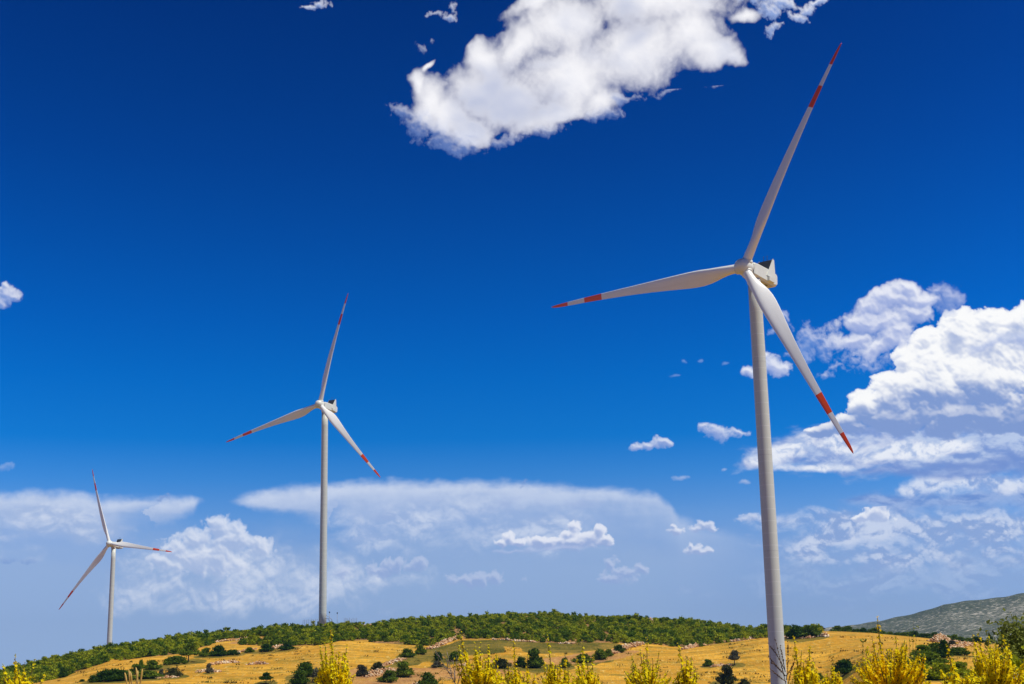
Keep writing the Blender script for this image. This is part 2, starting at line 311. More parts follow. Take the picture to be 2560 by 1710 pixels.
over(w, np.broadcast_to(lc(190, 197, 222), X.shape+(3,)), core*sst(-.15, .75, n*.9+n3*.40)*.85)
sh = np.clip(blobs(X, Y, [(1560, 40, 70, 60, 30), (1600, 90, 70, 26, 30), (1330, 165, 110, 20, 4), (1180, 262, 60, 22), (1330, 285, 60, 26), (1150, 250, 26, 16)], 6), 0, 1)
over(w, np.broadcast_to(lc(184, 192, 218), X.shape+(3,)), core*np.clip(sh*1.1+n3*.2*sh, 0, 1)*.55)
# torn fringe and wisps
WI = dict(lit=(232, 236, 250), dark=(150, 174, 226))
cumulus((1840, -60, 2160, 200), [(1960, 10, 50, 18), (2010, 22, 34, 14, 10), (1930, 66, 26, 18, 20), (1985, 40, 40, 14, -20), (1925, 30, 34, 16), (2040, 5, 26, 10), (1890, -10, 70, 22)], amp=.85, freq=.016, soft=.75, warp=18, seed=95, opac=.93, puff=.15, fine=.35, **WI)
cumulus((1000, -10, 1180, 80), [(1132, 22, 9, 16, 10), (1122, 42, 18, 8, -20), (1090, 34, 30, 6)], amp=.8, freq=.022, soft=1., warp=12, seed=96, opac=.75, puff=.1, fine=.4, **WI)
cumulus((730, -60, 900, 60), [(800, 8, 24, 12, -10), (775, 16, 20, 6), (810, -14, 24, 12)], amp=.8, freq=.022, soft=.9, warp=12, seed=97, opac=.85, puff=.1, fine=.4, **WI)
cumulus((960, 70, 1120, 220), [(1082, 100, 10, 9, 40), (1050, 122, 16, 14)], amp=.8, freq=.02, soft=1.2, warp=14, seed=98, opac=.55, puff=.1, fine=.4, **WI)
cumulus((950, 240, 1900, 430), [(1010, 285, 60, 26, -10), (1060, 320, 80, 26, -20), (1120, 345, 90, 26), (1150, 370, 50, 20), (1250, 355, 60, 14, 14), (1370, 320, 60, 16, 10), (1500, 290, 50, 18), (1560, 245, 60, 12), (1700, 215, 70, 14, 6), (1800, 205, 44, 12, 10)], (222, 227, 246), (132, 158, 216), amp=.8, freq=.015, soft=.95, warp=18, seed=99, opac=.55, puff=.1, fine=.4)
# loose cumulus beyond the photo's edges
for i, (a_, e_) in enumerate(((-24, 9), (-28, 22), (26, 8), (29, 19), (-23, 30))):
    pu = R_(a_)*3500; pv = R_(e_)*3500
    d_ = np.array([math.sin(R_(a_))*math.cos(R_(e_)), math.cos(R_(a_))*math.cos(R_(e_)), math.sin(R_(e_))]); px_, py_ = [float(q) for q in proj(d_)]
    cumulus((px_-260, py_-160, px_+260, py_+160), [(px_, py_, 120, 44), (px_-60, py_+10, 70, 34), (px_+50, py_-20, 60, 44)], amp=.6, freq=.012, soft=.4, warp=16, seed=100+i, opac=.9, **SF)

# ------------------------------------------------------------------ world: Nishita sky, graded with elevation, clouds laid over it by direction
world = bpy.data.worlds.new('World'); sc.world = world; world.use_nodes = True
cimg = bpy.data.images.new('cloud_cover', MW, MH, alpha=True, float_buffer=True)
cimg.colorspace_settings.name = 'Non-Color'; cimg.alpha_mode = 'CHANNEL_PACKED'
cimg.pixels.foreach_set(np.ascontiguousarray(CM, np.float32).ravel()); cimg.update(); cimg.pack()
def build_world(t):
    t.nodes.clear()
    tc = t.nodes.new('ShaderNodeTexCoord'); D = Nd(t, tc.outputs['Generated'])
    dx, dy, dz = sep(t, D)
    U = dx._m('ARCTAN2', dy)*3500.; V = dz._m('ARCSINE')*3500.
    sky = t.nodes.new('ShaderNodeTexSky'); sky.sky_type = 'NISHITA'; sky.sun_disc = False
    sky.sun_elevation = SUN_EL; sky.sun_rotation = SUN_AZ; sky.altitude = 900; sky.air_density = 1.0; sky.dust_density = 0.3; sky.ozone_density = 3.0
    S = Nd(t, sky.outputs[0])
    base = mixc(t, 1.0, S, ramp(t, V.lin(0., 2000.), SKY_TINT), 'MULTIPLY')
    out = base
    if CLOUDS:
        off = ((U+250.)*(1/1500.)); off = off*off                      # the polarised band is deepest left of the middle
        base = vmath(t, 'SCALE', base, scale=off.min(1.6)*.16+.97)
        im = t.nodes.new('ShaderNodeTexImage'); im.image = cimg; im.extension = 'EXTEND'; im.interpolation = 'Linear'
        t.links.new(comb(t, U.lin(U_0, U_1), V.lin(V_0, V_1)).s, im.inputs[0])
        C_ = vmath(t, 'SCALE', Nd(t, im.outputs[0]), scale=10.0)      # seen through Background strength 0.1
        out = vmath(t, 'ADD', vmath(t, 'SCALE', base, scale=Nd(t, im.outputs[1])*-1.+1.), C_)
    bg = t.nodes.new('ShaderNodeBackground'); bg.inputs[1].default_value = 0.1
    t.links.new(out.s, bg.inputs[0])
    o = t.nodes.new('ShaderNodeOutputWorld'); t.links.new(bg.outputs[0], o.inputs[0])
CLOUDS = True
SKY_TINT = [(0.0156, (0.434, 0.60, 1.15)), (0.0632, (0.47, 0.57, 1.0)), (0.1357, (0.50, 0.64, 1.05)), (0.1846, (0.40, 0.66, 1.10)), (0.2338, (0.168, 0.574, 1.1)),
            (0.2833, (0.020, 0.480, 1.07)), (0.3579, (0.003, 0.430, 1.05)), (0.4326, (0.0, 0.365, 0.99)), (0.5321, (0.0, 0.290, 0.86)), (0.6307, (0.0, 0.227, 0.738)),
            (0.7038, (0.0, 0.197, 0.665)), (0.8138, (0.0, 0.159, 0.578)), (0.9614, (0.0, 0.102, 0.392))]
build_world(world.node_tree)

# ------------------------------------------------------------------ object helpers
def tag(o, label=None, cat=None, group=None, kind=None):
    if label: o['label'] = label
    if cat: o['category'] = cat
    if group: o['group'] = group
    if kind: o['kind'] = kind
    return o
def link(name, me, mat=None, parent=None, loc=None):
    o = bpy.data.objects.new(name, me); col.objects.link(o)
    if mat is not None and len(me.materials) == 0: me.materials.append(mat)
    if parent is not None: o.parent = parent
    if loc is not None: o.location = loc
    return o
def empty(name, loc=(0, 0, 0), rz=0.):
    o = bpy.data.objects.new(name, None); col.objects.link(o); o.location = loc; o.rotation_euler = (0, 0, rz)
    o.empty_display_size = .2
    return o
def np_mesh(name, V, Fc, smooth=False):
    V = np.asarray(V, np.float32); Fc = np.asarray(Fc, np.int32); n = Fc.shape[1]
    me = bpy.data.meshes.new(name); me.vertices.add(len(V)); me.vertices.foreach_set('co', V.ravel())
    me.loops.add(Fc.size); me.loops.foreach_set('vertex_index', Fc.ravel())
    me.polygons.add(len(Fc)); me.polygons.foreach_set('loop_start', np.arange(0, Fc.size, n, dtype=np.int32))
    me.polygons.foreach_set('loop_total', np.full(len(Fc), n, np.int32))
    me.update(calc_edges=True); me.validate()
    if smooth: me.polygons.foreach_set('use_smooth', np.ones(len(me.polygons), bool))
    return me
class MB:
    """collects simple solids into one mesh"""
    def __init__(s): s.v, s.f, s.sm = [], [], []
    def add(s, V, Fc, smooth=False):
        k = len(s.v); s.v += [tuple(map(float, p)) for p in V]; s.f += [tuple(i+k for i in f) for f in Fc]; s.sm += [smooth]*len(Fc)
    def box(s, c, size, R=None):
        x, y, z = [q/2 for q in size]
        P = np.array([(a, b, d) for a in (-x, x) for b in (-y, y) for d in (-z, z)])
        if R is not None: P = P@np.asarray(R).T
        s.add(P+np.array(c), [(0, 1, 3, 2), (4, 6, 7, 5), (0, 4, 5, 1), (2, 3, 7, 6), (0, 2, 6, 4), (1, 5, 7, 3)])
    def tube(s, pts, rad, n=6, smooth=True, cap=True):
        pts = [np.array(p, float) for p in pts]; rad = rad if hasattr(rad, '__len__') else [rad]*len(pts)
        rings = []
        for i, p in enumerate(pts):
            d = pts[min(i+1, len(pts)-1)]-pts[max(i-1, 0)]; d = d/(np.linalg.norm(d)+1e-12)
            a = np.cross(d, (0, 0, 1.) if abs(d[2]) < .9 else (1., 0, 0)); a /= np.linalg.norm(a); b = np.cross(d, a)
            rings.append([p+rad[i]*(a*math.cos(2*math.pi*k/n)+b*math.sin(2*math.pi*k/n)) for k in range(n)])
        V = [q for r in rings for q in r]; Fc = []
        for i in range(len(pts)-1):
            for k in range(n): Fc.append((i*n+k, i*n+(k+1) % n, (i+1)*n+(k+1) % n, (i+1)*n+k))
        if cap: Fc += [tuple(range(n))[::-1], tuple((len(pts)-1)*n+k for k in range(n))]
        s.add(V, Fc, smooth)
    def rings(s, rings, smooth=True, close=True):
        n = len(rings[0]); V = [q for r in rings for q in r]
        Fc = [(i*n+k, i*n+(k+1) % n, (i+1)*n+(k+1) % n, (i+1)*n+k) for i in range(len(rings)-1) for k in range(n)]
        if close: Fc += [tuple(range(n))[::-1], tuple((len(rings)-1)*n+k for k in range(n))]
        s.add(V, Fc, smooth)
    def mesh(s, name):
        me = bpy.data.meshes.new(name); me.from_pydata(s.v, [], s.f); me.polygons.foreach_set('use_smooth', s.sm); me.update(); return me
    def build(s, name, mat, parent=None, loc=None): return link(name, s.mesh(name), mat, parent, loc)

def material(name, colr=None, rough=.7, fn=None, spec=.3, transl=0.):
    m = bpy.data.materials.new(name); m.use_nodes = True; t = m.node_tree; b = t.nodes['Principled BSDF']
    b.inputs['Roughness'].default_value = rough; b.inputs['Specular IOR Level'].default_value = spec
    if colr: b.inputs['Base Color'].default_value = (*colr, 1)
    if fn:
        c = fn(t, b)
        if c is not None: t.links.new(c.s, b.inputs['Base Color'])
    if transl:
        tr = t.nodes.new('ShaderNodeBsdfTranslucent'); mx = t.nodes.new('ShaderNodeMixShader'); mx.inputs[0].default_value = transl
        if b.inputs['Base Color'].is_linked: t.links.new(b.inputs['Base Color'].links[0].from_socket, tr.inputs[0])
        else: tr.inputs[0].default_value = b.inputs['Base Color'].default_value
        o = t.nodes['Material Output']; t.links.new(b.outputs[0], mx.inputs[1]); t.links.new(tr.outputs[0], mx.inputs[2]); t.links.new(mx.outputs[0], o.inputs[0])
    return m
def objco(t): return Nd(t, t.nodes.new('ShaderNodeTexCoord').outputs['Object'])
def worldco(t): return Nd(t, t.nodes.new('ShaderNodeNewGeometry').outputs['Position'])
def objrand(t): return Nd(t, t.nodes.new('ShaderNodeObjectInfo').outputs['Random'])
def bump(t, b, h, strength, dist):
    n = t.nodes.new('ShaderNodeBump'); n.inputs['Strength'].default_value = strength; n.inputs['Distance'].default_value = dist
    t.links.new(h.s, n.inputs['Height']); t.links.new(n.outputs[0], b.inputs['Normal'])

# ------------------------------------------------------------------ terrain
def curve(pts):                                  # photo outline -> function azimuth -> tan(elevation)
    q = sorted(azel(*p) for p in pts); A = np.array([a for a, e in q]); E = np.array([e for a, e in q])
    return lambda az: np.interp(az, A, E)
BOT = curve([(-200, 1712), (0, 1712), (1280, 1712), (2000, 1712), (2560, 1712), (2800, 1712)])
# scrub foot / field top
MID = curve([(-300, 1722), (0, 1716), (92, 1706), (161, 1692), (220, 1670), (271, 1655), (366, 1642), (447, 1635), (527, 1634), (623, 1631), (733, 1620), (850, 1602), (1033, 1613),
             (1077, 1615), (1154, 1602), (1253, 1599), (1400, 1606), (1546, 1608), (1692, 1618), (1792, 1611), (1909, 1597), (2011, 1594), (2066, 1588), (2176, 1592), (2286, 1601), (2378, 1611), (2560, 1626), (2800, 1640)])
TOP = curve([(-300, 1712), (0, 1687), (128, 1654), (275, 1625), (458, 1598), (641, 1581), (733, 1572), (857, 1567), (923, 1567), (1015, 1560), (1106, 1551), (1216, 1547), (1363, 1540), (1473, 1546),
             (1582, 1551), (1700, 1557), (1846, 1574), (1909, 1579), (2004, 1583), (2052, 1578), (2176, 1582), (2286, 1592), (2378, 1601), (2560, 1614), (2800, 1630)])
def vnoise(x, y, wl, seed): return perlin(np.asarray(x, np.float32)/wl+4000.3, np.asarray(y, np.float32)/wl+4000.7, seed)*1.5
AZR0, AZR1 = azel(2050, 1700)[0], azel(2330, 1700)[0]
def terrain(az, r):
    """height of the ground under azimuth az and distance r (the eye is at height 0)"""
    az, r = np.broadcast_arrays(np.asarray(az, float), np.asarray(r, float)); shp = az.shape; az = az.ravel(); r = r.ravel()
    k = np.clip((az-AZR0)/(AZR1-AZR0), 0, 1); k = k*k*(3-2*k)
    r0 = 430-200*k; z0 = r0*BOT(az); r1 = 560+0*az; z1 = r1*MID(az); r2 = 690+0*az; z2 = r2*TOP(az)
    dip = 6-3.0*k
    St = [(0*az, -1.6+0*az), (14+0*az, -1.75+0*az), (55+0*az, -5.5+0*az), (.5*r0, z0-dip*.9), (.76*r0, z0-dip), (r0, z0), (r1, z1), (r2, z2), (765+0*az, z2-1.5), (850+0*az, z2*.4-4), (1000+0*az, -20+0*az), (1500+0*az, -26+0*az), (9500+0*az, -32+0*az)]
    z = np.full(az.shape, np.nan)
    for (ra, za), (rb, zb) in zip(St[:-1], St[1:]):
        m = (r >= ra) & (r <= rb+1e-6) & np.isnan(z)
        t_ = ((r-ra)/(rb-ra+1e-9)); z = np.where(m, za+(zb-za)*t_, z)
    z = np.where(np.isnan(z), -32, z)
    x, y = r*np.sin(az), r*np.cos(az)
    amp = np.clip((r-60)/200, 0, 1)*np.clip((1600-r)/600, .3, 1)
    z = z+amp*(.40*vnoise(x, y, 42., 3)+.16*vnoise(x, y, 11., 4)+.8*vnoise(x, y, 160., 6)*(r > 900)) + .05*vnoise(x, y, 2.2, 5)*np.clip(r/20, .2, 1)
    return z.reshape(shp)
def tz(x, y): return float(terrain(math.atan2(x, y), math.hypot(x, y)))
RR = np.concatenate([np.arange(90, 700, .5), np.arange(700, 1100, 2.)])
def ground_at(px, py, lift=0.):
    """the point of the ground seen at a photo pixel"""
    a, e = azel(px, py); z = terrain(a, RR); hit = np.nonzero(z >= RR*e)[0]
    r = RR[hit[0]] if len(hit) else 700.
    return np.array([r*math.sin(a), r*math.cos(a), float(terrain(a, r))+lift])

def in_poly(X, Y, poly):
    c = np.zeros(X.shape, bool); n = len(poly)
    for i in range(n):
        (x1, y1), (x2, y2) = poly[i], poly[(i+1) % n]
        if y1 == y2: continue
        c ^= ((Y < y1) != (Y < y2)) & (X < (x2-x1)*(Y-y1)/(y2-y1)+x1)
    return c
FALLOW = [[(1068, 1622), (1120, 1612), (1156, 1601), (1253, 1598), (1400, 1604), (1546, 1607), (1535, 1622), (1470, 1628), (1330, 1633), (1290, 1618), (1260, 1614), (1265, 1632), (1210, 1636), (1120, 1640), (1060, 1652), (1000, 1672), (960, 1676), (985, 1655), (1030, 1640)],
          [(1300, 1625), (1460, 1628), (1450, 1634), (1330, 1634)], [(1030, 1655), (1062, 1652), (1050, 1662), (1020, 1665)]]
SOIL = [[(850, 1712), (855, 1690), (905, 1684), (980, 1668), (1040, 1668), (1100, 1668), (1300, 1676), (1250, 1690), (1100, 1700), (1060, 1712)],
        [(1340, 1650), (1400, 1640), (1530, 1622), (1600, 1628), (1560, 1646), (1500, 1655), (1400, 1664)], [(1210, 1650), (1290, 1650), (1280, 1668), (1210, 1664)],
        [(860, 1676), (900, 1668), (905, 1688), (860, 1690)], [(560, 1610), (640, 1592), (700, 1600), (640, 1612)]]
SCRUB = [[(-300, 1740), (0, 1730), (92, 1707), (161, 1693), (190, 1680), (262, 1658), (272, 1650), (285, 1648), (300, 1652), (366, 1643), (447, 1635), (484, 1626), (527, 1611), (560, 1597), (620, 1595), (640, 1592), (660, 1590), (700, 1598), (610, 1603), (600, 1612), (640, 1614), (700, 1616), (806, 1612), (850, 1603), (923, 1600), (930, 1607), (1033, 1613), (1085, 1616),
         (1120, 1605), (1154, 1597), (1253, 1597), (1326, 1606), (1399, 1607), (1473, 1606), (1546, 1607), (1600, 1612), (1637, 1610), (1692, 1618), (1750, 1617), (1792, 1609), (1854, 1602), (1909, 1595), (1960, 1588), (2011, 1594), (2048, 1588), (2052, 1576), (2066, 1570), (2066, 1300), (-300, 1300)]]
def masks(P):
    P = np.asarray(P, float); X, Y = proj(P)
    wx = vnoise(P[..., 0], P[..., 1], 9., 11)*9; wy = vnoise(P[..., 0], P[..., 1], 9., 12)*2.2
    f = np.zeros(X.shape, bool); so = f.copy(); sc_ = f.copy()
    for p in FALLOW: f |= in_poly(X+wx, Y+wy, p)
    for p in SOIL: so |= in_poly(X+wx, Y+wy, p)
    for p in SCRUB: sc_ |= in_poly(X+wx*.5, Y+wy*.5, p)
    r = np.hypot(P[..., 0], P[..., 1])
    ok = (r > 90) & (r < 900); sc_ = (sc_ & ok & (r > 300)) | ((r >= 900) & (r < 9000))
    return f & ok, so & ok, sc_

def build_ground():
    az = np.concatenate([np.radians(np.arange(-180, -26, 2.)), np.radians(np.arange(-26, -21.2, .4)), np.radians(np.arange(-21.2, 21.2, .055)), np.radians(np.arange(21.2, 26, .4)), np.radians(np.arange(26, 181, 2.))])
    r = np.concatenate([[.01], np.geomspace(.6, 60, 60), np.arange(63, 200, 5.), np.arange(200, 420, 3.), np.arange(420, 780, 1.6), np.geomspace(785, 4500, 50)])
    A, Rr = np.meshgrid(az, r); Z = terrain(A, Rr); P = np.stack([Rr*np.sin(A), Rr*np.cos(A), Z], -1)
    n, m = A.shape; i, j = np.meshgrid(np.arange(n-1), np.arange(m-1), indexing='ij')
    a = i*m+j; Fc = np.stack([a, a+1, a+m+1, a+m], -1).reshape(-1, 4)
    me = np_mesh('ground', P.reshape(-1, 3), Fc, True)
    f, so, sb = masks(P)
    front = (P[..., 1] > 0)
    Y = np.where(front, proj(P)[1], 9999.); near = (Rr < 430) & (Y > 1722)  # unseen near ground, given the dark scrub colour to cut light bounced upward
    def soft(m_):
        m_ = m_.astype(np.float32)
        for _ in range(2):
            m_[1:-1] = (m_[:-2]+2*m_[1:-1]+m_[2:])/4; m_[:, 2:-2] = (m_[:, :-4]+m_[:, 1:-3]+2*m_[:, 2:-2]+m_[:, 3:-1]+m_[:, 4:])/6
        return m_
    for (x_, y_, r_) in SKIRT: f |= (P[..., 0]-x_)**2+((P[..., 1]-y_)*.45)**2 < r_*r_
    C = np.stack([soft(f & front), soft(so & front), soft(sb | near), np.ones_like(Y)], -1).astype(np.float32).reshape(-1, 4)
    at = me.color_attributes.new('cover', 'FLOAT_COLOR', 'POINT'); at.data.foreach_set('color', C.ravel())
    return me
def ground_mat(t, b):
    at = t.nodes.new('ShaderNodeAttribute'); at.attribute_name = 'cover'
    sf, ss, sb = [q for q in sep(t, Nd(t, at.outputs['Vector']))]
    P = worldco(t)
    n1 = noise(t, P, .035, 4., .6); n2 = noise(t, mapping(t, P, rot=.15, scale=(.07, .10, .1)), 1., 6., .70); n3 = noise(t, mapping(t, P, scale=(.9, .16, .3)), 1., 4., .75); n4 = noise(t, mapping(t, P, rot=.22, scale=(.028, .16, .1)), 1., 6., .68)
    n5 = noise(t, mapping(t, P, scale=(.30, .12, .2)), 1., 5., .72)
    gold = mixc(t, n1.step(.35, .65), (.53, .255, .018), (.72, .385, .038))
    gold = mixc(t, (n4+(n3-.5)*.6).step(.42, .60)*.85, gold, (.37, .200, .016))
    gold = mixc(t, (n2+(n5-.5)*.6).step(.50, .66)*.75, gold, (.22, .165, .018))
    gold = mixc(t, n3.step(.54, .70)*.65, gold, (.86, .60, .17))
    gold = mixc(t, n3.step(.44, .30)*.7, gold, (.22, .130, .014))
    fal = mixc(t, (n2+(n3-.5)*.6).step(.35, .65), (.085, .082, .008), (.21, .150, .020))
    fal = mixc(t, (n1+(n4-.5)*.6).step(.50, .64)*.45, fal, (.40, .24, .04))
    soil = mixc(t, (n2+(n3-.5)*.7).step(.35, .7), (.33, .150, .055), (.50, .27, .095))
    soil = mixc(t, (n4+(n5-.5)*.5).step(.50, .66)*.5, soil, (.50, .29, .04))
    scr = mixc(t, (n5*.6+n3*.4).step(.40, .60), (.085, .075, .018), (.40, .20, .070))
    rag = (n5-.5)*.9+(n3-.5)*.5
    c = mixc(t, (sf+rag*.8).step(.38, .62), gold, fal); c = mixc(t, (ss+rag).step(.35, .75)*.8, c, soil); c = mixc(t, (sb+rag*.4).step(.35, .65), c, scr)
    bump(t, b, n3*1.2+n2+n5*1.5, .8, .4)
    return c
M_ground = material('dry_ground', fn=ground_mat, rough=.95, spec=.1)
SKIRT = []                                       # where weedy grass grows round a bush

def build_mountain():
    RID = curve([(1700, 1640), (2000, 1592), (2066, 1569), (2139, 1560), (2213, 1545), (2286, 1531), (2359, 1507), (2433, 1498), (2506, 1492), (2542, 1484), (2560, 1482), (2700, 1462), (2900, 1450), (3200, 1470), (3600, 1500), (4200, 1600)])
    az = np.radians(np.arange(2, 44, .06)); r = np.arange(1700, 3700, 22.)
    A, Rr = np.meshgrid(az, r); top = RID(A)*2700
    t_ = np.clip((Rr-1700)/1000, 0, 1); f = np.where(Rr < 2700, (t_**1.25), np.clip(1-((Rr-2700)/1100)**1.5, 0, 1))
    x, y = Rr*np.sin(A), Rr*np.cos(A)
    Z = -30+(top+30)*f+np.clip(1.2-np.abs(f-.5)*2, 0, 1)*(16*vnoise(x, y, 320, 21)+7*vnoise(x, y, 110, 22))*np.clip(top/60, 0, 1)+1.6*vnoise(x, y, 30, 23)
    P = np.stack([x, y, Z], -1); n, m = A.shape; i, j = np.meshgrid(np.arange(n-1), np.arange(m-1), indexing='ij'); a = i*m+j
    return np_mesh('mountain', P.reshape(-1, 3), np.stack([a, a+1, a+m+1, a+m], -1).reshape(-1, 4), True)
def mountain_mat(t, b):
    P = worldco(t)
    n1 = noise(t, P, .0045, 4., .55); n2 = noise(t, mapping(t, P, rot=.35, scale=(.10, .16, .40)), 1., 4., .70); n3 = voronoi(t, P, .11, 0., .5, 'F1')
    g = mixc(t, n1.step(.35, .65), (.075, .088, .055), (.115, .122, .080))
    g = mixc(t, n3.step(.55, .25)*.6, g, (.045, .058, .034))
    g = mixc(t, (n2+(n1-.5)*.35).step(.54, .63)*.9, g, (.46, .42, .33))
    bump(t, b, n3*-1., .5, 4.)
    return g
M_mount = material('scrubby_rock', fn=mountain_mat, rough=.95, spec=.1)
tag(link('mountain', build_mountain(), M_mount), kind='structure')

# ------------------------------------------------------------------ wind turbines
RB = 56.0
RED = (.86, .085, .004)
def paint(t, b):
    n = noise(t, objco(t), .6, 5., .6); return mixc(t, n.step(.35, .75)*.35, (.70, .715, .62), (.59, .60, .51))
M_paint = material('turbine_paint', fn=paint, rough=.38, spec=.45)
def tower_c(t, b):
    P = objco(t); z = sep(t, P)[2]
    seam = ((z*(1/2.72))._m('FRACT')-.5)._m('ABSOLUTE').step(.475, .49)
    st = noise(t, mapping(t, P, scale=(1.6, 1.6, .05)), 1., 5., .7)
    c = mixc(t, st.step(.35, .7)*.4, (.58, .60, .52), (.47, .485, .41))
    fl = ((z*(1/21.8)+.31)._m('FRACT')-.5)._m('ABSOLUTE').step(.4925, .496)
    return mixc(t, fl*.22, mixc(t, seam*.45, c, (.84, .84, .80)), (.30, .30, .28))
M_tower = material('tower_paint', fn=tower_c, rough=.45, spec=.4)
def blade_c(t, b):
    P = objco(t); z = sep(t, P)[2]
    r1 = z.step(RB-16.25, RB-16.2)*z.step(RB-10.8, RB-10.85, 0., 1.); r2 = z.step(RB-5.45, RB-5.4)
    n = noise(t, mapping(t, P, scale=(1., 1., .12)), 1.2, 4., .6)
    w = mixc(t, n.step(.4, .75)*.35, (.84, .84, .76), (.70, .70, .62))
    return mixc(t, r1+r2, w, mixc(t, n.step(.4, .8)*.3, RED, (.70, .09, .012)))
M_blade = material('blade_paint', fn=blade_c, rough=.33, spec=.5)
M_dark = material('radiator_dark', (.035, .038, .042), .5)
M_fin = material('radiator_fins', fn=lambda t, b: mixc(t, (sep(t, objco(t))[0]*6.)._m('FRACT').step(.45, .6), (.010, .011, .012), (.07, .072, .075)), rough=.4)
M_collar = material('collar_grey', (.16, .16, .155), .5)
M_steel = material('galvanised_steel', (.30, .31, .32), .45)
M_under = material('underside_brown', fn=lambda t, b: mixc(t, noise(t, objco(t), 1.4, 4., .6).step(.5, .7)*.5, (.56, .54, .49), (.34, .29, .22)), rough=.5)  # duller, browner tone than the rest of the nacelle, blotched at random

def blade_mesh():
    Rs = [1.3, 2.2, 3.2, 4.5, 6, 7.5, 9, 11, 13, 15, 18, 21, 25, 29, 33, 37, 41, 45, 48, 50.5, 52.5, 54, 55, 55.6, 56]
    ch = [2.15, 2.15, 2.18, 2.35, 2.75, 3.2, 3.6, 3.95, 4.0, 3.85, 3.5, 3.15, 2.72, 2.35, 2.03, 1.75, 1.50, 1.27, 1.12, .98, .85, .70, .52, .34, .06]
    th = [1., 1., .98, .86, .66, .52, .43, .35, .305, .275, .25, .235, .22, .205, .195, .19, .185, .18, .18, .18, .18, .18, .18, .2, .25]
    rings = []
    n = 36
    for r, c, h in zip(Rs, ch, th):
        t_ = r/RB; tw = R_(9+24*(1-min(r/30., 1))**1.3)
        q = max(0., min((r-2.5)/7., 1)); q = q*q*(3-2*q)           # 0 round root, 1 aerofoil
        up = 2.75*t_+4*.95*t_*(1-t_)                                 # distance upwind: coning, pre-bend and the wind's push
        ring = []
        for k in range(n):
            a = 2*math.pi*k/n; X = (1+math.cos(a))/2; sg = 1 if math.sin(a) >= 0 else -1
            yt = 5*h*c*(.2969*math.sqrt(max(X, 0))-.126*X-.3516*X*X+.2843*X**3-.1015*X**4)
            ax = (.32-X)*c; ay = sg*yt+.10*h*c*math.sin(math.pi*X)*q   # leading edge towards +x
            cx, cy = -c/2*math.cos(a)*1.0, h*c/2*math.sin(a)
            ox = (-(X-.5)*c)*(1-q)+ax*q; oy = (cy)*(1-q)+ay*q
            lx = ox*math.cos(tw)+oy*math.sin(tw); ly = -ox*math.sin(tw)+oy*math.cos(tw)   # leading edge turned upwind (-y)
            ring.append((lx, ly-up, r))
        rings.append(ring)
    m = MB(); m.rings(rings); return m.mesh('blade')
BLADE = blade_mesh()
def circ(r, y, n=40, cz=0.): return [(r*math.cos(2*math.pi*k/n), y, cz+r*math.sin(2*math.pi*k/n)) for k in range(n)]
def hub_mesh(phase):
    m = MB(); prof = [(.02, -2.75), (.45, -2.68), (.9, -2.5), (1.3, -2.2), (1.62, -1.75), (1.84, -1.15), (1.95, -.4), (1.97, .5), (1.95, 1.1), (1.80, 1.32)]
    m.rings([circ(r, y) for r, y in prof][::-1])
    for k in range(3):
        a = phase+k*2*math.pi/3; d = np.array([math.sin(a), 0, math.cos(a)])
        m.tube([d*1.2, d*2.02, d*2.05, d*2.25], [1.32, 1.30, 1.20, 1.16], 28)
    return m.mesh('hub')
def octo(w, h0, h1, y, c=.45, c2=.7):
    return [(-w/2+c, y, h0), (w/2-c, y, h0), (w/2, y, h0+c), (w/2, y, h1-c2*.5), (w/2-c2*.55, y, h1), (-w/2+c2*.55, y, h1), (-w/2, y, h1-c2*.5), (-w/2, y, h0+c)]
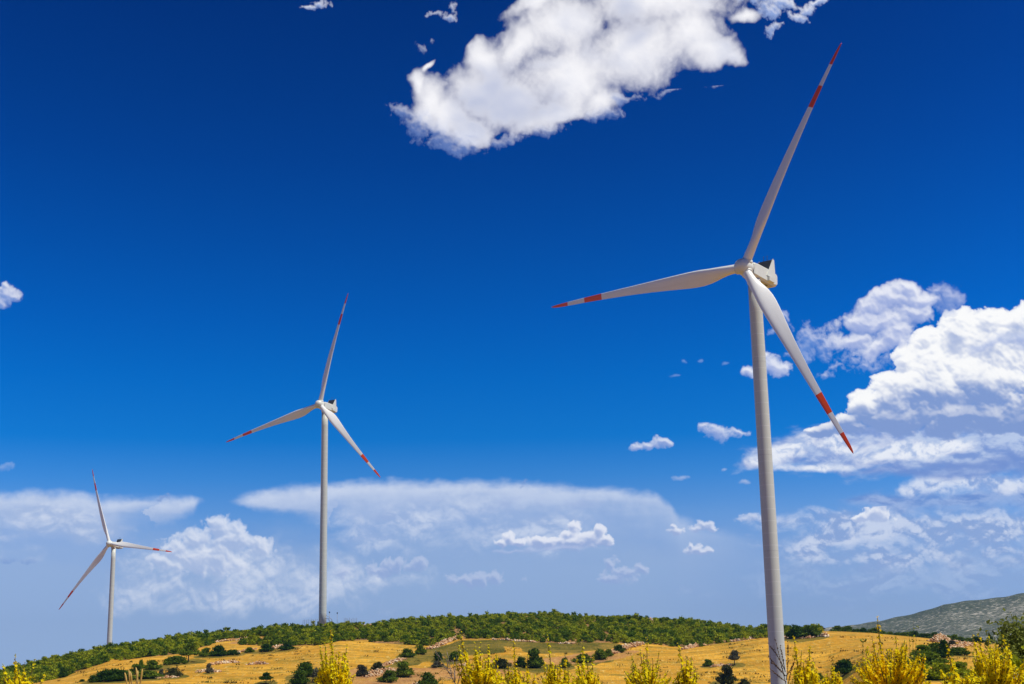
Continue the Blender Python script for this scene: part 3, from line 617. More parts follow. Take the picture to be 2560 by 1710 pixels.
def nacelle_parts(par):
    m = MB()
    m.rings([octo(3.2, -1.55, 1.45, 1.75), octo(3.6, -1.75, 1.62, 2.1), octo(3.75, -1.85, 1.75, 4.), octo(3.75, -1.85, 1.85, 8.5), octo(3.75, -1.80, 1.85, 10.6), octo(3.66, -1.62, 1.72, 11.6), octo(3.4, -1.25, 1.4, 12.2), octo(2.7, -.7, .9, 12.5)], False)
    body = m.build('nacelle', M_paint, par)
    cl = MB(); cl.rings([circ(1.62, 1.2), circ(1.66, 2.0)], True); cl.build('collar', M_collar, body)
    u = MB(); u.rings([[(-1.5, y, -1.93), (1.5, y, -1.93), (1.5, y, -1.78), (-1.5, y, -1.78)] for y in (5.9, 10.4)], False)
    u.tube([(0, 4.2, -2.9), (0, 4.2, -1.75)], [1.48, 1.62], 32)
    u.build('underside_panel', M_under, body)
    d = MB(); d.box((0, 7.2, -1.97), (.9, 1.3, .08)); d.box((-.6, 9.2, -1.97), (.7, .5, .08)); d.box((.7, 8.6, -1.97), (.35, .9, .08)); d.build('hatch', M_dark, body)
    # roof cooler: two slanted side cheeks, radiator between them
    y0, y1, zt, zb = 7.9, 10.9, 4.65, 1.5
    for sgn in (-1, 1):
        f = MB(); a, b_ = sgn*2.02, sgn*1.86
        side = [(y0-1.0, -.15), (y1-.55, -.15), (y1-.25, zb), (y1-.65, zt-.1), (y1-.85, zt+.06), (y1-1.25, zt)]
        f.rings([[(a, y, z) for y, z in side], [(b_, y, z) for y, z in side]], False)
        f.build('cooler_side', M_paint, body)
        s_ = MB(); s_.rings([[(sgn*1.87, y, -.25), (sgn*(2.45), y, -.38), (sgn*2.40, y, -1.35), (sgn*1.87, y, -1.55)] for y in (7.35, 9.75)], False)
        s_.build('side_vent', M_paint, body)
    rd = MB(); R = Matrix.Rotation(R_(-20), 3, 'X'); rd.box((0, 9.0, 3.1), (3.66, .25, 2.75), R); rad = rd.build('radiator', M_fin, body)
    tb = MB(); tb.tube([(-1.86, 9.50, 4.50), (1.86, 9.50, 4.50)], .09, 8); tb.tube([(-1.0, 8.75, 1.9), (-1.0, 9.42, 4.40)], .05, 6); tb.tube([(1.0, 8.75, 1.9), (1.0, 9.42, 4.40)], .05, 6); tb.build('cooler_frame', M_dark, body)
    for x in (-.45, .55):
        k = MB(); k.tube([(x, 9.5, 4.5), (x, 9.5, 5.85)], .05, 6); k.tube([(x-.16, 9.5, 5.7), (x+.16, 9.5, 5.7)], .035, 6); k.build('wind_sensor', M_dark, body)
    for x in (-1.9, 1.9): lk = MB(); lk.tube([(x, 9.85, 4.55), (x, 9.85, 4.9)], [.14, .1], 8); lk.build('aviation_light', M_steel, body)
    return body
def turbine(C, yaw, phase, tilt, label):
    C = np.array(C); ax = np.array([math.sin(yaw), -math.cos(yaw)])
    bx, by = C[:2]-ax*4.25*math.cos(tilt); zb = min(tz(bx+dx, by+dy) for dx, dy in ((0, 0), (2, 0), (-2, 0), (0, 2), (0, -2)))-.3
    root = tag(empty('wind_turbine', (bx, by, zb), yaw), label, 'wind turbine', 'wind turbines on the hills')
    H = C[2]-zb; zt = H-4.2*math.sin(tilt)-1.75
    m = MB(); n = 48; hs = np.linspace(0, zt, 14)
    m.rings([[( (1.82-(1.82-1.50)*(h/zt))*math.cos(2*math.pi*k/n), (1.82-(1.82-1.50)*(h/zt))*math.sin(2*math.pi*k/n), h) for k in range(n)] for h in hs])
    m.build('tower', M_tower, root)
    fr = MB(); fr.tube([(0, 0, -.5), (0, 0, .35)], [3.2, 3.0], 32); fr.build('foundation', material_concrete, root)
    rt = bpy.data.objects.new('rotor_frame', None)
    L = Matrix.Translation((0, -4.25*math.cos(tilt), H))@Matrix.Rotation(-tilt, 4, 'X')
    nb = nacelle_parts(root); nb.matrix_local = L
    hb = link('hub', hub_mesh(phase), M_paint, root); hb.matrix_local = L
    for k in range(3):
        a = phase+k*2*math.pi/3
        bl = link('blade', BLADE, M_blade, root); bl.matrix_local = L@Matrix.Rotation(a, 4, 'Y')
    bpy.data.objects.remove(rt)
    return root
material_concrete = material('concrete', fn=lambda t, b: mixc(t, noise(t, objco(t), 2., 5., .6), (.30, .29, .26), (.42, .40, .36)), rough=.9)
T1 = turbine((54.7, 315.4, 90.9), R_(-40.5), R_(30.0), R_(5.7), 'nearest and largest white turbine with red banded blades, standing before the golden field')
T2 = turbine((-93.5, 665.3, 127.2), R_(-28.3), R_(15.4), R_(5.0), 'middle distance white turbine with red banded blades rising from the crest of the shrubby hill')
T3 = turbine((-274.5, 950.6, 89.0), R_(-24.5), R_(339.3), R_(5.0), 'farthest and smallest looking white turbine with red banded blades behind the left hillside')

# ------------------------------------------------------------------ shrubs and trees
def leaf_c(a, b_, c_, sc_=.5):
    def fn(t, b):
        n = noise(t, worldco(t), sc_, 3., .6); at = t.nodes.new('ShaderNodeAttribute'); at.attribute_name = 'tone'
        r = (objrand(t)+Nd(t, at.outputs['Fac']))._m('FRACT')
        return mixc(t, (n+(r-.5)*.7).step(.30, .70), mixc(t, r.step(.0, 1.)*.6, a, c_), b_)
    return fn
M_scrub = material('scrub_leaves', fn=leaf_c((.090, .155, .003), (.34, .37, .008), (.20, .23, .006), .22), rough=.6, spec=.10, transl=.30)
M_dkleaf = material('dark_leaves', fn=leaf_c((.045, .095, .005), (.15, .21, .010), (.085, .13, .008), .5), rough=.6, spec=.10, transl=.25)
M_olive = material('olive_leaves', fn=leaf_c((.060, .070, .014), (.120, .120, .030), (.09, .09, .03), .6), rough=.65, spec=.12, transl=.2)
M_oliv2 = material('olive_green_leaves', fn=leaf_c((.085, .115, .012), (.20, .23, .035), (.13, .15, .02), 3.), rough=.6, spec=.12, transl=.35)
M_greylf = material('grey_leaves', fn=leaf_c((.085, .085, .045), (.17, .16, .09), (.12, .11, .08), .6), rough=.7, spec=.1, transl=.2)
M_bark = material('bark', fn=lambda t, b: mixc(t, noise(t, objco(t), 9., 4., .7), (.07, .05, .03), (.16, .12, .085)), rough=.9)

ICO_V = None
def ico():
    p = (1+5**.5)/2
    V = np.array([(-1, p, 0), (1, p, 0), (-1, -p, 0), (1, -p, 0), (0, -1, p), (0, 1, p), (0, -1, -p), (0, 1, -p), (p, 0, -1), (p, 0, 1), (-p, 0, -1), (-p, 0, 1)], float); V /= np.linalg.norm(V[0])
    Fc = np.array([(0, 11, 5), (0, 5, 1), (0, 1, 7), (0, 7, 10), (0, 10, 11), (1, 5, 9), (5, 11, 4), (11, 10, 2), (10, 7, 6), (7, 1, 8), (3, 9, 4), (3, 4, 2), (3, 2, 6), (3, 6, 8), (3, 8, 9), (4, 9, 5), (2, 4, 11), (6, 2, 10), (8, 6, 7), (9, 8, 1)])
    return V, Fc
ICO_V, ICO_F = ico()
def leaves(c, nrm, size, g, stretch=1.9):
    """one pointed leaf clump (a kite of two triangles, folded) at each point c"""
    n = len(c); a = g.normal(size=(n, 3))*.75+nrm*.55+np.array([0, 0, .75]); a /= np.linalg.norm(a, axis=1)[:, None]
    b = np.cross(a, g.normal(size=(n, 3))); b /= np.linalg.norm(b, axis=1)[:, None]; q = np.cross(a, b)
    s = (size*g.uniform(.6, 1.35, n))[:, None]
    V = np.stack([c-a*s*.35, c+b*s*.42+q*s*.12, c+a*s*stretch*.55, c-b*s*.42+q*s*.12], 1).reshape(-1, 3)
    k = np.arange(n)[:, None]*4
    return V, np.concatenate([k+np.array([[0, 1, 2]]), k+np.array([[0, 2, 3]])])
def crown(seed, n, lumps, leaf, squash=.8, lift=.12, core=.72, spread=.62, rag=.16):
    """a crown one metre across and high: lumps of leaf clumps over a hidden rough core"""
    g = np.random.default_rng(seed); Vs, Fs, k = [], [], 0
    cs = []
    for i in range(lumps):
        low = i < lumps*.55; a = i*2.4+g.uniform(-.5, .5); rr = g.uniform(.19, .27) if low else g.uniform(.17, .25)
        d = (g.uniform(.55, 1.) if low else g.uniform(0, .65))*spread*.5
        top = squash*math.sqrt(max(.05, 1-(d/(spread*.5+.22))**2)); z = lift+rr*squash*.8 if low else lift+g.uniform(.55, 1.0)*(top-rr*squash)
        cs.append((math.cos(a)*d, math.sin(a)*d, max(z, lift+rr*squash*.8), rr))
    cs.append((0, 0, lift+squash*.38, .30))
    per = n//(lumps+1)
    for (x, y, z, rr) in cs:
        c0 = np.array([x, y, z])
        V = c0+ICO_V*rr*core*g.uniform(.8, 1.1, (12, 1))*np.array([1, 1, squash]); Vs.append(V); Fs.append(ICO_F+k); k += 12
        d = g.normal(size=(per, 3)); d[:, 2] = np.where(d[:, 2] < -.3, -d[:, 2], d[:, 2]); d /= np.linalg.norm(d, axis=1)[:, None]
        p = c0+d*rr*g.normal(.95, rag, (per, 1))*np.array([1, 1, squash*1.05]); p[:, 2] = np.maximum(p[:, 2], .02)
        V, Fc = leaves(p, d, leaf, g); Vs.append(V); Fs.append(Fc+k); k += len(V)
    return np.concatenate(Vs), np.concatenate(Fs)
SHR = [crown(100+i, 210, 5+i % 3, .12, .95, .0, .78, .62, .20) for i in range(7)]         # low scrub seen small
SHRM = [np_mesh('shrub', *v) for v in SHR]
BIG = [crown(200+i, 1700, 8+i % 4, .075, .95, .0, .74, .70, .20) for i in range(8)]   # single bushes seen larger
M4 = [np_mesh('crown', *v) for v in BIG]
def stem_mesh(seed, h=.35, n=5, r=.03):
    g = random.Random(seed); m = MB()
    for i in range(n):
        a = g.uniform(0, 6.28); m.tube([(0, 0, -.05), (math.cos(a)*.05, math.sin(a)*.05, h*.5), (math.cos(a)*.17, math.sin(a)*.17, h+g.uniform(.1, .25))], [r, r*.7, r*.3], 5)
    return m.mesh('stem')
STEM = stem_mesh(3)
TRUNK = MB(); TRUNK.tube([(0, 0, -.05), (.01, 0, .2), (-.015, .01, .42)], [.035, .027, .022], 7)
for a in range(6): TRUNK.tube([(-.01, .01, .36), (math.cos(a*1.05)*.16, math.sin(a*1.05)*.16, .6), (math.cos(a*1.05)*.26, math.sin(a*1.05)*.26, .75)], [.016, .010, .004], 5)
TRUNKM = TRUNK.mesh('trunk')
MESHCACHE = {}
def with_mat(me, mat):
    k = (me.name, mat.name)
    if k not in MESHCACHE: c = me.copy(); c.materials.clear(); c.materials.append(mat); MESHCACHE[k] = c
    return MESHCACHE[k]
cnt = [0]
def bush(px, py, w, h, label, mat=None, group=None, tree=False):
    """a single bush whose foot is at photo pixel px, py on the ground and that looks w x h pixels"""
    mat = mat or M_dkleaf; P = ground_at(px, py); d = np.linalg.norm(P); k = d/FPX; cnt[0] += 1; i = cnt[0]
    o = tag(empty('tree' if tree else 'shrub', P-np.array([0, 0, .1]), rnd.uniform(0, 6.28)), label, 'tree' if tree else 'shrub', group)
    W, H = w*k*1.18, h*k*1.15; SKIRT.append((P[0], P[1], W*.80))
    if tree:
        t_ = link('trunk', with_mat(TRUNKM, M_bark), None, o); t_.scale = (H, H, H)
        c = link('crown', with_mat(M4[i % 8], mat), None, o); c.scale = (W, W, H*.70); c.location = (0, 0, H*.30)
    else:
        t_ = link('stem', with_mat(STEM, M_bark), None, o); t_.scale = (W*.8, W*.8, H*.8)
        c = link('foliage', with_mat(M4[i % 8], mat), None, o); c.scale = (W*rnd.uniform(.85, 1.15), W*rnd.uniform(.85, 1.15), H*rnd.uniform(1., 1.15))
    return o
BUSHES = [
 (471, 1656, 42, 42, 'large round dark green tree at the foot of the scrub on the left slope', None, 1),
 (157, 1694, 20, 22, 'small round bush standing alone at the field edge, nearest the left corner', None, 0),
 (205, 1704, 12, 7, 'tiny low green tuft in the golden field at lower left', None, 0),
 (234, 1706, 28, 16, 'leftmost low bush of the diagonal hedge at lower left', None, 0),
 (264, 1704, 50, 25, 'wide bush at the lower end of the diagonal hedge, second from its left end', None, 0),
 (291, 1702, 50, 24, 'dense low bush in the middle of the lower part of the diagonal hedge', None, 0),
 (315, 1700, 36, 20, 'low bush behind the golden grass blades on the diagonal hedge', None, 0),
 (340, 1686, 34, 22, 'rounded bush halfway up the diagonal hedge below the small pointed shrub', None, 0),
 (352, 1672, 14, 19, 'narrow pointed shrub poking up halfway along the diagonal hedge', None, 0),
 (381, 1674, 40, 20, 'broad bush on the upper half of the diagonal hedge', None, 0),
 (423, 1662, 28, 19, 'bush of the diagonal hedge two places below the large dark tree', None, 0),
 (446, 1660, 32, 19, 'bush of the diagonal hedge touching the large dark tree on its left', None, 0),
 (370, 1696, 52, 17, 'low spreading bush in the field just below the diagonal hedge', None, 0),
 (403, 1692, 15, 17, 'small upright grey green bush next to the stones below the hedge', M_greylf, 0),
 (434, 1692, 36, 21, 'olive bush with a ragged top on the stones below the hedge', M_olive, 0),
 (522, 1683, 16, 19, 'small grey bush on the stone mound in the left field', M_greylf, 0),
 (513, 1641, 28, 18, 'leftmost bush of the short row right of the large dark tree', None, 0),
 (546, 1640, 36, 23, 'tallest bush of the short row right of the large dark tree', None, 0),
 (580, 1638, 30, 14, 'rightmost low bush of the short row right of the large dark tree', None, 0),
 (623, 1631, 20, 12, 'small bush at the stony step in the scrub left of the middle turbine', None, 0),
 (665, 1629, 36, 18, 'wide bush left of the stone patch below the middle turbine scrub', None, 0),
 (680, 1621, 12, 18, 'slim upright bush above the stone patch left of the middle turbine', None, 0),
 (716, 1625, 30, 18, 'bush on the field edge just right of the stone patch', None, 0),
 (665, 1709, 30, 24, 'small round bush alone at the bottom edge left of the first large yellow plant', None, 1),
 (762, 1692, 48, 30, 'dark round bush left of the large yellow plant at the bottom', None, 0),
 (750, 1712, 42, 28, 'dark bush cut by the bottom edge below its taller twin', None, 0),
 (798, 1706, 36, 36, 'dry grey bush tucked behind the large yellow plant at the bottom', M_greylf, 0),
 (904, 1690, 26, 26, 'grey green bush left of the ring of stones and bushes in the middle field', M_greylf, 0),
 (946, 1677, 28, 20, 'low bush behind the heap of pink stones in the middle field', M_olive, 0),
 (1018, 1643, 30, 19, 'round bush on the field corner left of the dry stone wall, the lower of two', None, 0),
 (1052, 1636, 23, 21, 'round bush touching the lower end of the dry stone wall', None, 0),
 (1009, 1692, 46, 32, 'largest round bush right of the heap of pink stones', None, 0),
 (973, 1705, 44, 27, 'dark bush in front of the heap of pink stones', None, 0),
 (1070, 1716, 46, 33, 'dark bush at the bottom edge left of the bare grey plant', None, 0),
 (1096, 1652, 22, 24, 'dark bush behind the bare grey plant, upper one', None, 0),
 (1092, 1668, 24, 15, 'greyish bush behind the bare grey plant, lower one', M_greylf, 0),
 (1137, 1652, 34, 22, 'dark bush peeping out between the bare grey plant and the tall yellow plant', None, 0),
 (1249, 1670, 42, 22, 'low olive bush between the two tall yellow plants near the middle', M_olive, 0),
 (1302, 1667, 28, 22, 'left shoulder of the bush clump in the middle, a lower bush', None, 0),
 (1337, 1670, 50, 38, 'largest bush of the clump in the middle of the bottom field', None, 0),
 (1412, 1668, 28, 22, 'small bush behind the yellow plants right of the middle clump', None, 0),
 (1458, 1656, 40, 18, 'low bush behind a yellow spire at the foot of the right hand stone bank', None, 0),
 (1500, 1649, 36, 25, 'round bush at the left foot of the right hand stone bank', None, 0),
 (1522, 1641, 22, 17, 'small bush halfway up the right hand stone bank', None, 0),
 (1548, 1631, 22, 17, 'small bush at the top of the right hand stone bank under the scrub', None, 0),
 (1770, 1666, 22, 16, 'little green bush at the left end of the stone row in the right field', None, 0),
 (1837, 1663, 27, 33, 'lone small grey tree with a thin trunk in the field left of the nearest turbine', M_greylf, 1),
 (1819, 1712, 46, 42, 'round olive bush at the bottom edge left of the nearest turbine', M_olive, 0),
 (1861, 1712, 24, 12, 'low tuft between the round olive bush and the nearest turbine', M_olive, 0),
 (1966, 1588, 26, 22, 'first bush on the skyline right of the nearest turbine', None, 0),
 (1990, 1596, 42, 32, 'large bush in front of the skyline right of the nearest turbine', None, 0),
 (2026, 1592, 44, 25, 'wide bush at the right end of the scrub where the golden field meets the sky', None, 0),
 (2053, 1574, 15, 14, 'small grey leafed tree on the skyline at the end of the scrub', M_greylf, 1),
 (2114, 1685, 52, 30, 'dark bush in the right field between two large yellow plants', None, 0),
 (2050, 1698, 18, 13, 'small dark bush behind the small yellow plant right of the turbine', None, 0),
 (2308, 1641, 50, 24, 'left bush of the dark thicket under the big stone heap', None, 0),
 (2334, 1638, 42, 27, 'second bush of the dark thicket under the big stone heap', None, 0),
 (2363, 1645, 32, 37, 'tallest bush of the dark thicket under the big stone heap', None, 0),
 (2397, 1638, 42, 19, 'right bush of the dark thicket, below the pale stones', None, 0),
 (2381, 1614, 18, 13, 'small bush just below the big stone heap', M_greylf, 0),
 (2322, 1662, 74, 26, 'low green bush in front of the dark thicket on the right', None, 0),
 (2300, 1690, 60, 28, 'green bush at the right of the largest yellow plant near the bottom', M_scrub, 0),
 (2352, 1700, 74, 34, 'bright green bush at the bottom between the two largest yellow plants', M_scrub, 0),
 (2400, 1688, 56, 26, 'green bush left of the rightmost yellow plant', M_scrub, 0),
 (2430, 1712, 60, 26, 'low green bush at the bottom edge left of the rightmost yellow plant', M_scrub, 0),
]
for (x, y, w, h, lab, mt, tr) in BUSHES: bush(x, y, w, h, lab, mt, None, bool(tr))
gs = random.Random(5)
for i in range(24):                                   # thin row of shrubs on the skyline of the right field
    x = 2092+i*16.5+gs.uniform(-5, 5); y = np.interp(x, [2092, 2176, 2286, 2378, 2480], [1572, 1581, 1592, 1601, 1609])
    bush(x, y, gs.uniform(18, 30), gs.uniform(9, 16), 'small dark shrub in the thin row along the skyline of the right golden field', None, 'shrubs in the row along the right skyline')

# the dense scrub over the hill: the nearest bushes singly, the rest as one mass
g = np.random.default_rng(21)
cand = []
azs = g.uniform(R_(-22.5), R_(14.5), 44000); rs = np.sqrt(g.uniform(470**2, 745**2, 44000))
zz = terrain(azs, rs); PP = np.stack([rs*np.sin(azs), rs*np.cos(azs), zz], -1)
X, Y = proj(PP); _, _, sb = masks(PP)
gap = vnoise(PP[:, 0], PP[:, 1], 26., 31)+.5*vnoise(PP[:, 0], PP[:, 1], 9., 32)
inside = sb & (rs > 300) & (gap < .40+.3*(azs < R_(-9))) & (g.uniform(0, 1, len(azs)) < .93)
grid = {}; keep = []
for i in np.nonzero(inside)[0]:
    x, y = PP[i, 0], PP[i, 1]; c = (int(x//2.8), int(y//2.8)); ok = True
    for a in (-1, 0, 1):
        for b in (-1, 0, 1):
            for (u, v) in grid.get((c[0]+a, c[1]+b), ()):
                if (u-x)**2+(v-y)**2 < 2.75**2: ok = False; break
            if not ok: break
        if not ok: break
    if ok: grid.setdefault(c, []).append((x, y)); keep.append(i)
keep = np.array(keep); order = keep[np.argsort(rs[keep])]
size = np.where(True, g.lognormal(math.log(3.25), .26, len(PP)), 0)*np.clip(1-.16*(gap > .25), .6, 1)
NSING = 200
for n_, i in enumerate(order[:NSING]):
    o = link('scrub_bush', with_mat(SHRM[n_ % 7], M_scrub), None, None, tuple(PP[i]-np.array([0, 0, .15]))); s_ = size[i]
    o.scale = (s_*g.uniform(.9, 1.15), s_*g.uniform(.9, 1.15), s_*g.uniform(.75, 1.05)); o.rotation_euler = (0, 0, g.uniform(0, 6.28))
    tag(o, 'bushy green shrub at the lower front edge of the dense scrub covering the hill', 'shrub', 'shrubs at the front edge of the hill scrub')
Vs, Fs, k, tone = [], [], 0, []
for n_, i in enumerate(order[NSING:]):
    V, Fc = SHR[int(g.integers(7))]; a = g.uniform(0, 6.28); s_ = min(size[i], 4.2); c_, s2 = math.cos(a), math.sin(a)
    sx, sz = s_*g.uniform(.9, 1.25), s_*g.uniform(.60, 1.05)
    tone.append(np.full(len(V), g.uniform(0, 1), np.float32))
    Vs.append(np.stack([(V[:, 0]*c_-V[:, 1]*s2)*sx+PP[i, 0], (V[:, 0]*s2+V[:, 1]*c_)*sx+PP[i, 1], V[:, 2]*sz+PP[i, 2]-.15], -1)); Fs.append(Fc+k); k += len(V)
print('scrub', len(order), k)
sm_ = np_mesh('scrub', np.concatenate(Vs), np.concatenate(Fs)); sm_.attributes.new('tone', 'FLOAT', 'POINT').data.foreach_set('value', np.concatenate(tone))
tag(link('scrub', sm_, M_scrub), 'dense mass of low green shrubs covering the hill up to the skyline', 'scrub', kind='stuff')

ground = tag(link('ground', build_ground(), M_ground), kind='structure')

# weedy tufts and small weeds over the fields, too many to count
tu = np.random.default_rng(77)
TV, TF, k = [], [], 0
for _ in range(2600):
    px_, py_ = tu.uniform(40, 2500), tu.uniform(1582, 1712); a_, e_ = azel(px_, py_)
    if e_ > float(MID(a_)): continue
    P = ground_at(px_, py_)
    if perlin(np.float32(P[0]/38+90), np.float32(P[1]/38+90), 3)+tu.normal()*.22 < .16: continue
    n = int(tu.integers(5, 16)); sp = tu.uniform(.3, 1.3); c = P+np.stack([tu.normal(size=n)*sp, tu.normal(size=n)*sp*1.6, tu.uniform(.05, .35, n)], -1)
    V, Fc = leaves(c, np.zeros((n, 3))+(0, 0, 1.), tu.uniform(.25, .6), tu, 1.6); TV.append(V); TF.append(Fc+k); k += len(V)
M_tuft = material('weeds', fn=lambda t, b: ramp(t, noise(t, worldco(t), .09, 2., .5), [(.35, (.14, .12, .02)), (.5, (.42, .27, .05)), (.62, (.10, .11, .02))]), rough=.9, spec=.05, transl=.2)
tag(link('weeds', np_mesh('weeds', np.concatenate(TV), np.concatenate(TF)), M_tuft), 'dry weeds and grass tufts strewn over the golden fields', 'weeds', kind='stuff')

# ------------------------------------------------------------------ stones
def stone_c(t, b):
    v = t.nodes.new('ShaderNodeTexVoronoi'); v.inputs['Scale'].default_value = 1.1; t.links.new(worldco(t).s, v.inputs['Vector'])
    c = sep(t, Nd(t, v.outputs['Color']))[0]; n = noise(t, worldco(t), 3., 3., .6)
    return mixc(t, (n-.5).step(-.1, .3)*.35, ramp(t, c, [(0, (.22, .11, .045)), (.3, (.45, .22, .085)), (.6, (.58, .35, .16)), (.85, (.70, .53, .32)), (1, (.80, .68, .48))]), (.25, .17, .11))
M_stone = material('field_stone', fn=stone_c, rough=.9, spec=.15)
def stones(pts, width, n, size, heap, label, name='stone_pile'):
    """rough stones heaped along a line of photo pixels"""
    P = [ground_at(*p) for p in pts]; L = [0.]
    for a, b in zip(P[:-1], P[1:]): L.append(L[-1]+np.linalg.norm(b-a))
    V_, F_, k = [], [], 0
    n = int(n*1.5); width *= .92
    for i in range(n):
        u = rnd.uniform(0, L[-1]) if L[-1] > 0 else 0
        c = np.array([np.interp(u, L, [p[j] for p in P]) for j in range(3)])
        e = abs(u/L[-1]*2-1) if L[-1] > 0 else 0; q = rnd.gauss(0, .38); dx, dy = q*width, rnd.gauss(0, .38)*width
        rad = math.hypot(q, dy/width); x, y = c[0]+dx, c[1]+dy
        z = tz(x, y)+rnd.uniform(0, 1)*heap*max(0, 1-rad*1.1)*(1-e**3*.8)
        s_ = size*rnd.choice((.6, .8, 1., 1., 1.3, 1.7)); R = Matrix.Rotation(rnd.uniform(0, 6.28), 3, Vector((rnd.gauss(0, 1), rnd.gauss(0, 1), rnd.gauss(0, 1))).normalized())
        V = (ICO_V*g.uniform(.7, 1.15, (12, 1))*np.array([s_*rnd.uniform(.7, 1.3), s_*rnd.uniform(.6, 1.), s_*rnd.uniform(.35, .7)])*.6)@np.array(R).T+np.array([x, y, z+s_*.1])
        V_.append(V); F_.append(ICO_F+k); k += 12
    return tag(link(name, np_mesh(name, np.concatenate(V_), np.concatenate(F_)), M_stone), label, 'stone wall' if name == 'stone_wall' else 'stone pile')
stones([(1072, 1623), (1100, 1614), (1130, 1602), (1156, 1594)], 1.6, 420, .8, 1.7, 'tumbled dry stone wall climbing between golden field and scrub in the middle', 'stone_wall')
stones([(2336, 1605), (2366, 1604), (2394, 1606)], 3.2, 560, .8, 3.6, 'large pyramid shaped heap of pale orange stones at the right skyline')
stones([(2374, 1624), (2400, 1619), (2434, 1612)], 1.8, 260, .8, 1.6, 'long bank of pale stones below the large stone heap on the right')
stones([(915, 1692), (945, 1685), (985, 1678)], 2.6, 420, .7, 1.6, 'broad heap of pink stones among the round bushes of the middle field')
stones([(955, 1666), (985, 1654), (1010, 1648)], 1.6, 170, .6, .8, 'thin line of grey pink stones on the field corner above the pink heap')
stones([(527, 1662), (560, 1658), (592, 1656)], 1.8, 160, .7, .9, 'oval patch of stones in the left golden field, left of a smaller one')
stones([(625, 1662), (645, 1660), (664, 1661)], 1.6, 120, .7, .9, 'smaller oval patch of stones in the golden field, right of its neighbour')
stones([(494, 1681), (515, 1679), (546, 1680)], 1.6, 110, .7, .7, 'lowest patch of stones in the left golden field around a grey bush')
stones([(393, 1696), (420, 1694), (440, 1694)], 1.2, 70, .6, .5, 'few stones at the foot of the olive bush below the hedge')
stones([(593, 1632), (615, 1628), (638, 1624)], 1.6, 90, .7, .7, 'stones on the step of the hillside left of the middle turbine')
stones([(682, 1623), (705, 1617)], 2.0, 90, .8, 1.2, 'pink stone patch between two bushes below the scrub left of the middle turbine')
stones([(524, 1608), (560, 1603), (600, 1600), (640, 1594)], 1.6, 110, .7, .5, 'ragged line of stones along the upper rim of the small terrace field')
stones([(883, 1563), (930, 1563), (1010, 1559)], 2.2, 300, .9, 1.9, 'reddish stone bank on the crest just right of the middle turbine')
stones([(1582, 1549), (1610, 1549), (1640, 1554)], 2.2, 160, .9, 1.7, 'reddish stone bank on the crest near the right end of the scrub')
stones([(1524, 1636), (1550, 1626), (1580, 1617), (1606, 1608)], 2.2, 320, .8, 1.5, 'sloping bank of pink stones at the corner of fallow and golden field')
stones([(1710, 1624), (1735, 1618), (1760, 1614)], 1.8, 170, .8, 1.3, 'low bank of pink stones at the scrub foot left of the nearest turbine')
stones([(1800, 1607), (1850, 1602), (1908, 1594)], 1.5, 160, .75, .9, 'thin line of orange stones along the scrub foot touching the nearest turbine')
stones([(1953, 1594), (1990, 1597), (2040, 1594)], 1.6, 130, .75, .9, 'orange stones below the bushes just right of the nearest turbine')
stones([(2050, 1590), (2068, 1592)], 1.3, 60, .9, 1.2, 'small pale pile of rocks where the scrub ends right of the nearest turbine')
stones([(1778, 1668), (1800, 1665), (1828, 1665)], 1.2, 110, .6, .7, 'short row of stones in the golden field beside the lone grey tree')
stones([(1235, 1600), (1290, 1603), (1340, 1606)], 1.5, 80, .75, .6, 'scattered stones along the scrub foot above the dark fallow field')
stones([(2245, 1588), (2272, 1590)], 1.0, 40, .6, .6, 'little group of pale stones on the right skyline behind the yellow plants')
stones([(1395, 1610), (1440, 1609)], 1.2, 40, .7, .5, 'few stones at the scrub foot above the right half of the fallow field')
stones([(1150, 1664), (1170, 1667)], 1.4, 60, .7, .8, 'pink stones glimpsed behind the bare grey plant')
stones([(1040, 1712), (1075, 1711)], 2.0, 120, .6, .8, 'grey stones at the bottom edge left of the bare grey plant')

# ------------------------------------------------------------------ by the foot of the middle turbine
bx, by = T2.location.x, T2.location.y
ux = np.array([1., 0, 0])
def pole(px, ytop, ybot, label, rad=.10, arm=0.):
    d = 672.; a, e = azel(px, ybot); x, y = d*math.sin(a), d*math.cos(a); zt = d*azel(px, ytop)[1]; zb = tz(x, y)-.2
    m = MB(); m.tube([(0, 0, 0), (0, 0, zt-zb)], [rad, rad*.7], 6); o = m.build('pole', M_steel, None, (x, y, zb))
    if arm: b = MB(); b.box((0, 0, zt-zb-.3), (.5, .35, .6)); b.build('lamp_head', M_dark, o)
    return tag(o, label, 'pole')
pole(823.5, 1529, 1556, 'thin grey pole closest to the foot of the middle turbine', .12, 1)
pole(843.0, 1531, 1556, 'thin grey pole a few metres right of the middle turbine', .12, 1)
d = 668.
def at_(px, y, r): a, e = azel(px, y); return np.array([r*math.sin(a), r*math.cos(a), r*e])
m = MB(); p0, p1, p2, p3 = [at_(px, y, d) for px, y in ((814, 1537), (820, 1541), (828, 1547), (831, 1556))]
root = tag(empty('access_stair', tuple(at_(822, 1560, d))), 'small grey access stair with curved handrail beside the middle turbine', 'stair')
o_ = np.array(root.location)
m = MB(); m.tube([p0-o_, p1-o_, p2-o_, p3-o_], .09, 6); m.tube([p0-o_+(0, 1.2, 0), p1-o_+(0, 1.2, 0), p2-o_+(0, 1.2, 0), p3-o_+(0, 1.2, 0)], .09, 6); m.build('handrail', M_steel, root)
m = MB()
for q in np.linspace(0, 1, 6): c = (p1-o_)*(1-q)+(p3-o_)*q-np.array([0, -.6, 1.4]); m.box(c, (.7, 1.2, .12))
m.box(((p0+p1)/2-o_-np.array([0, -.6, 1.3])), (2., 1.2, .14)); m.build('steps', M_steel, root)
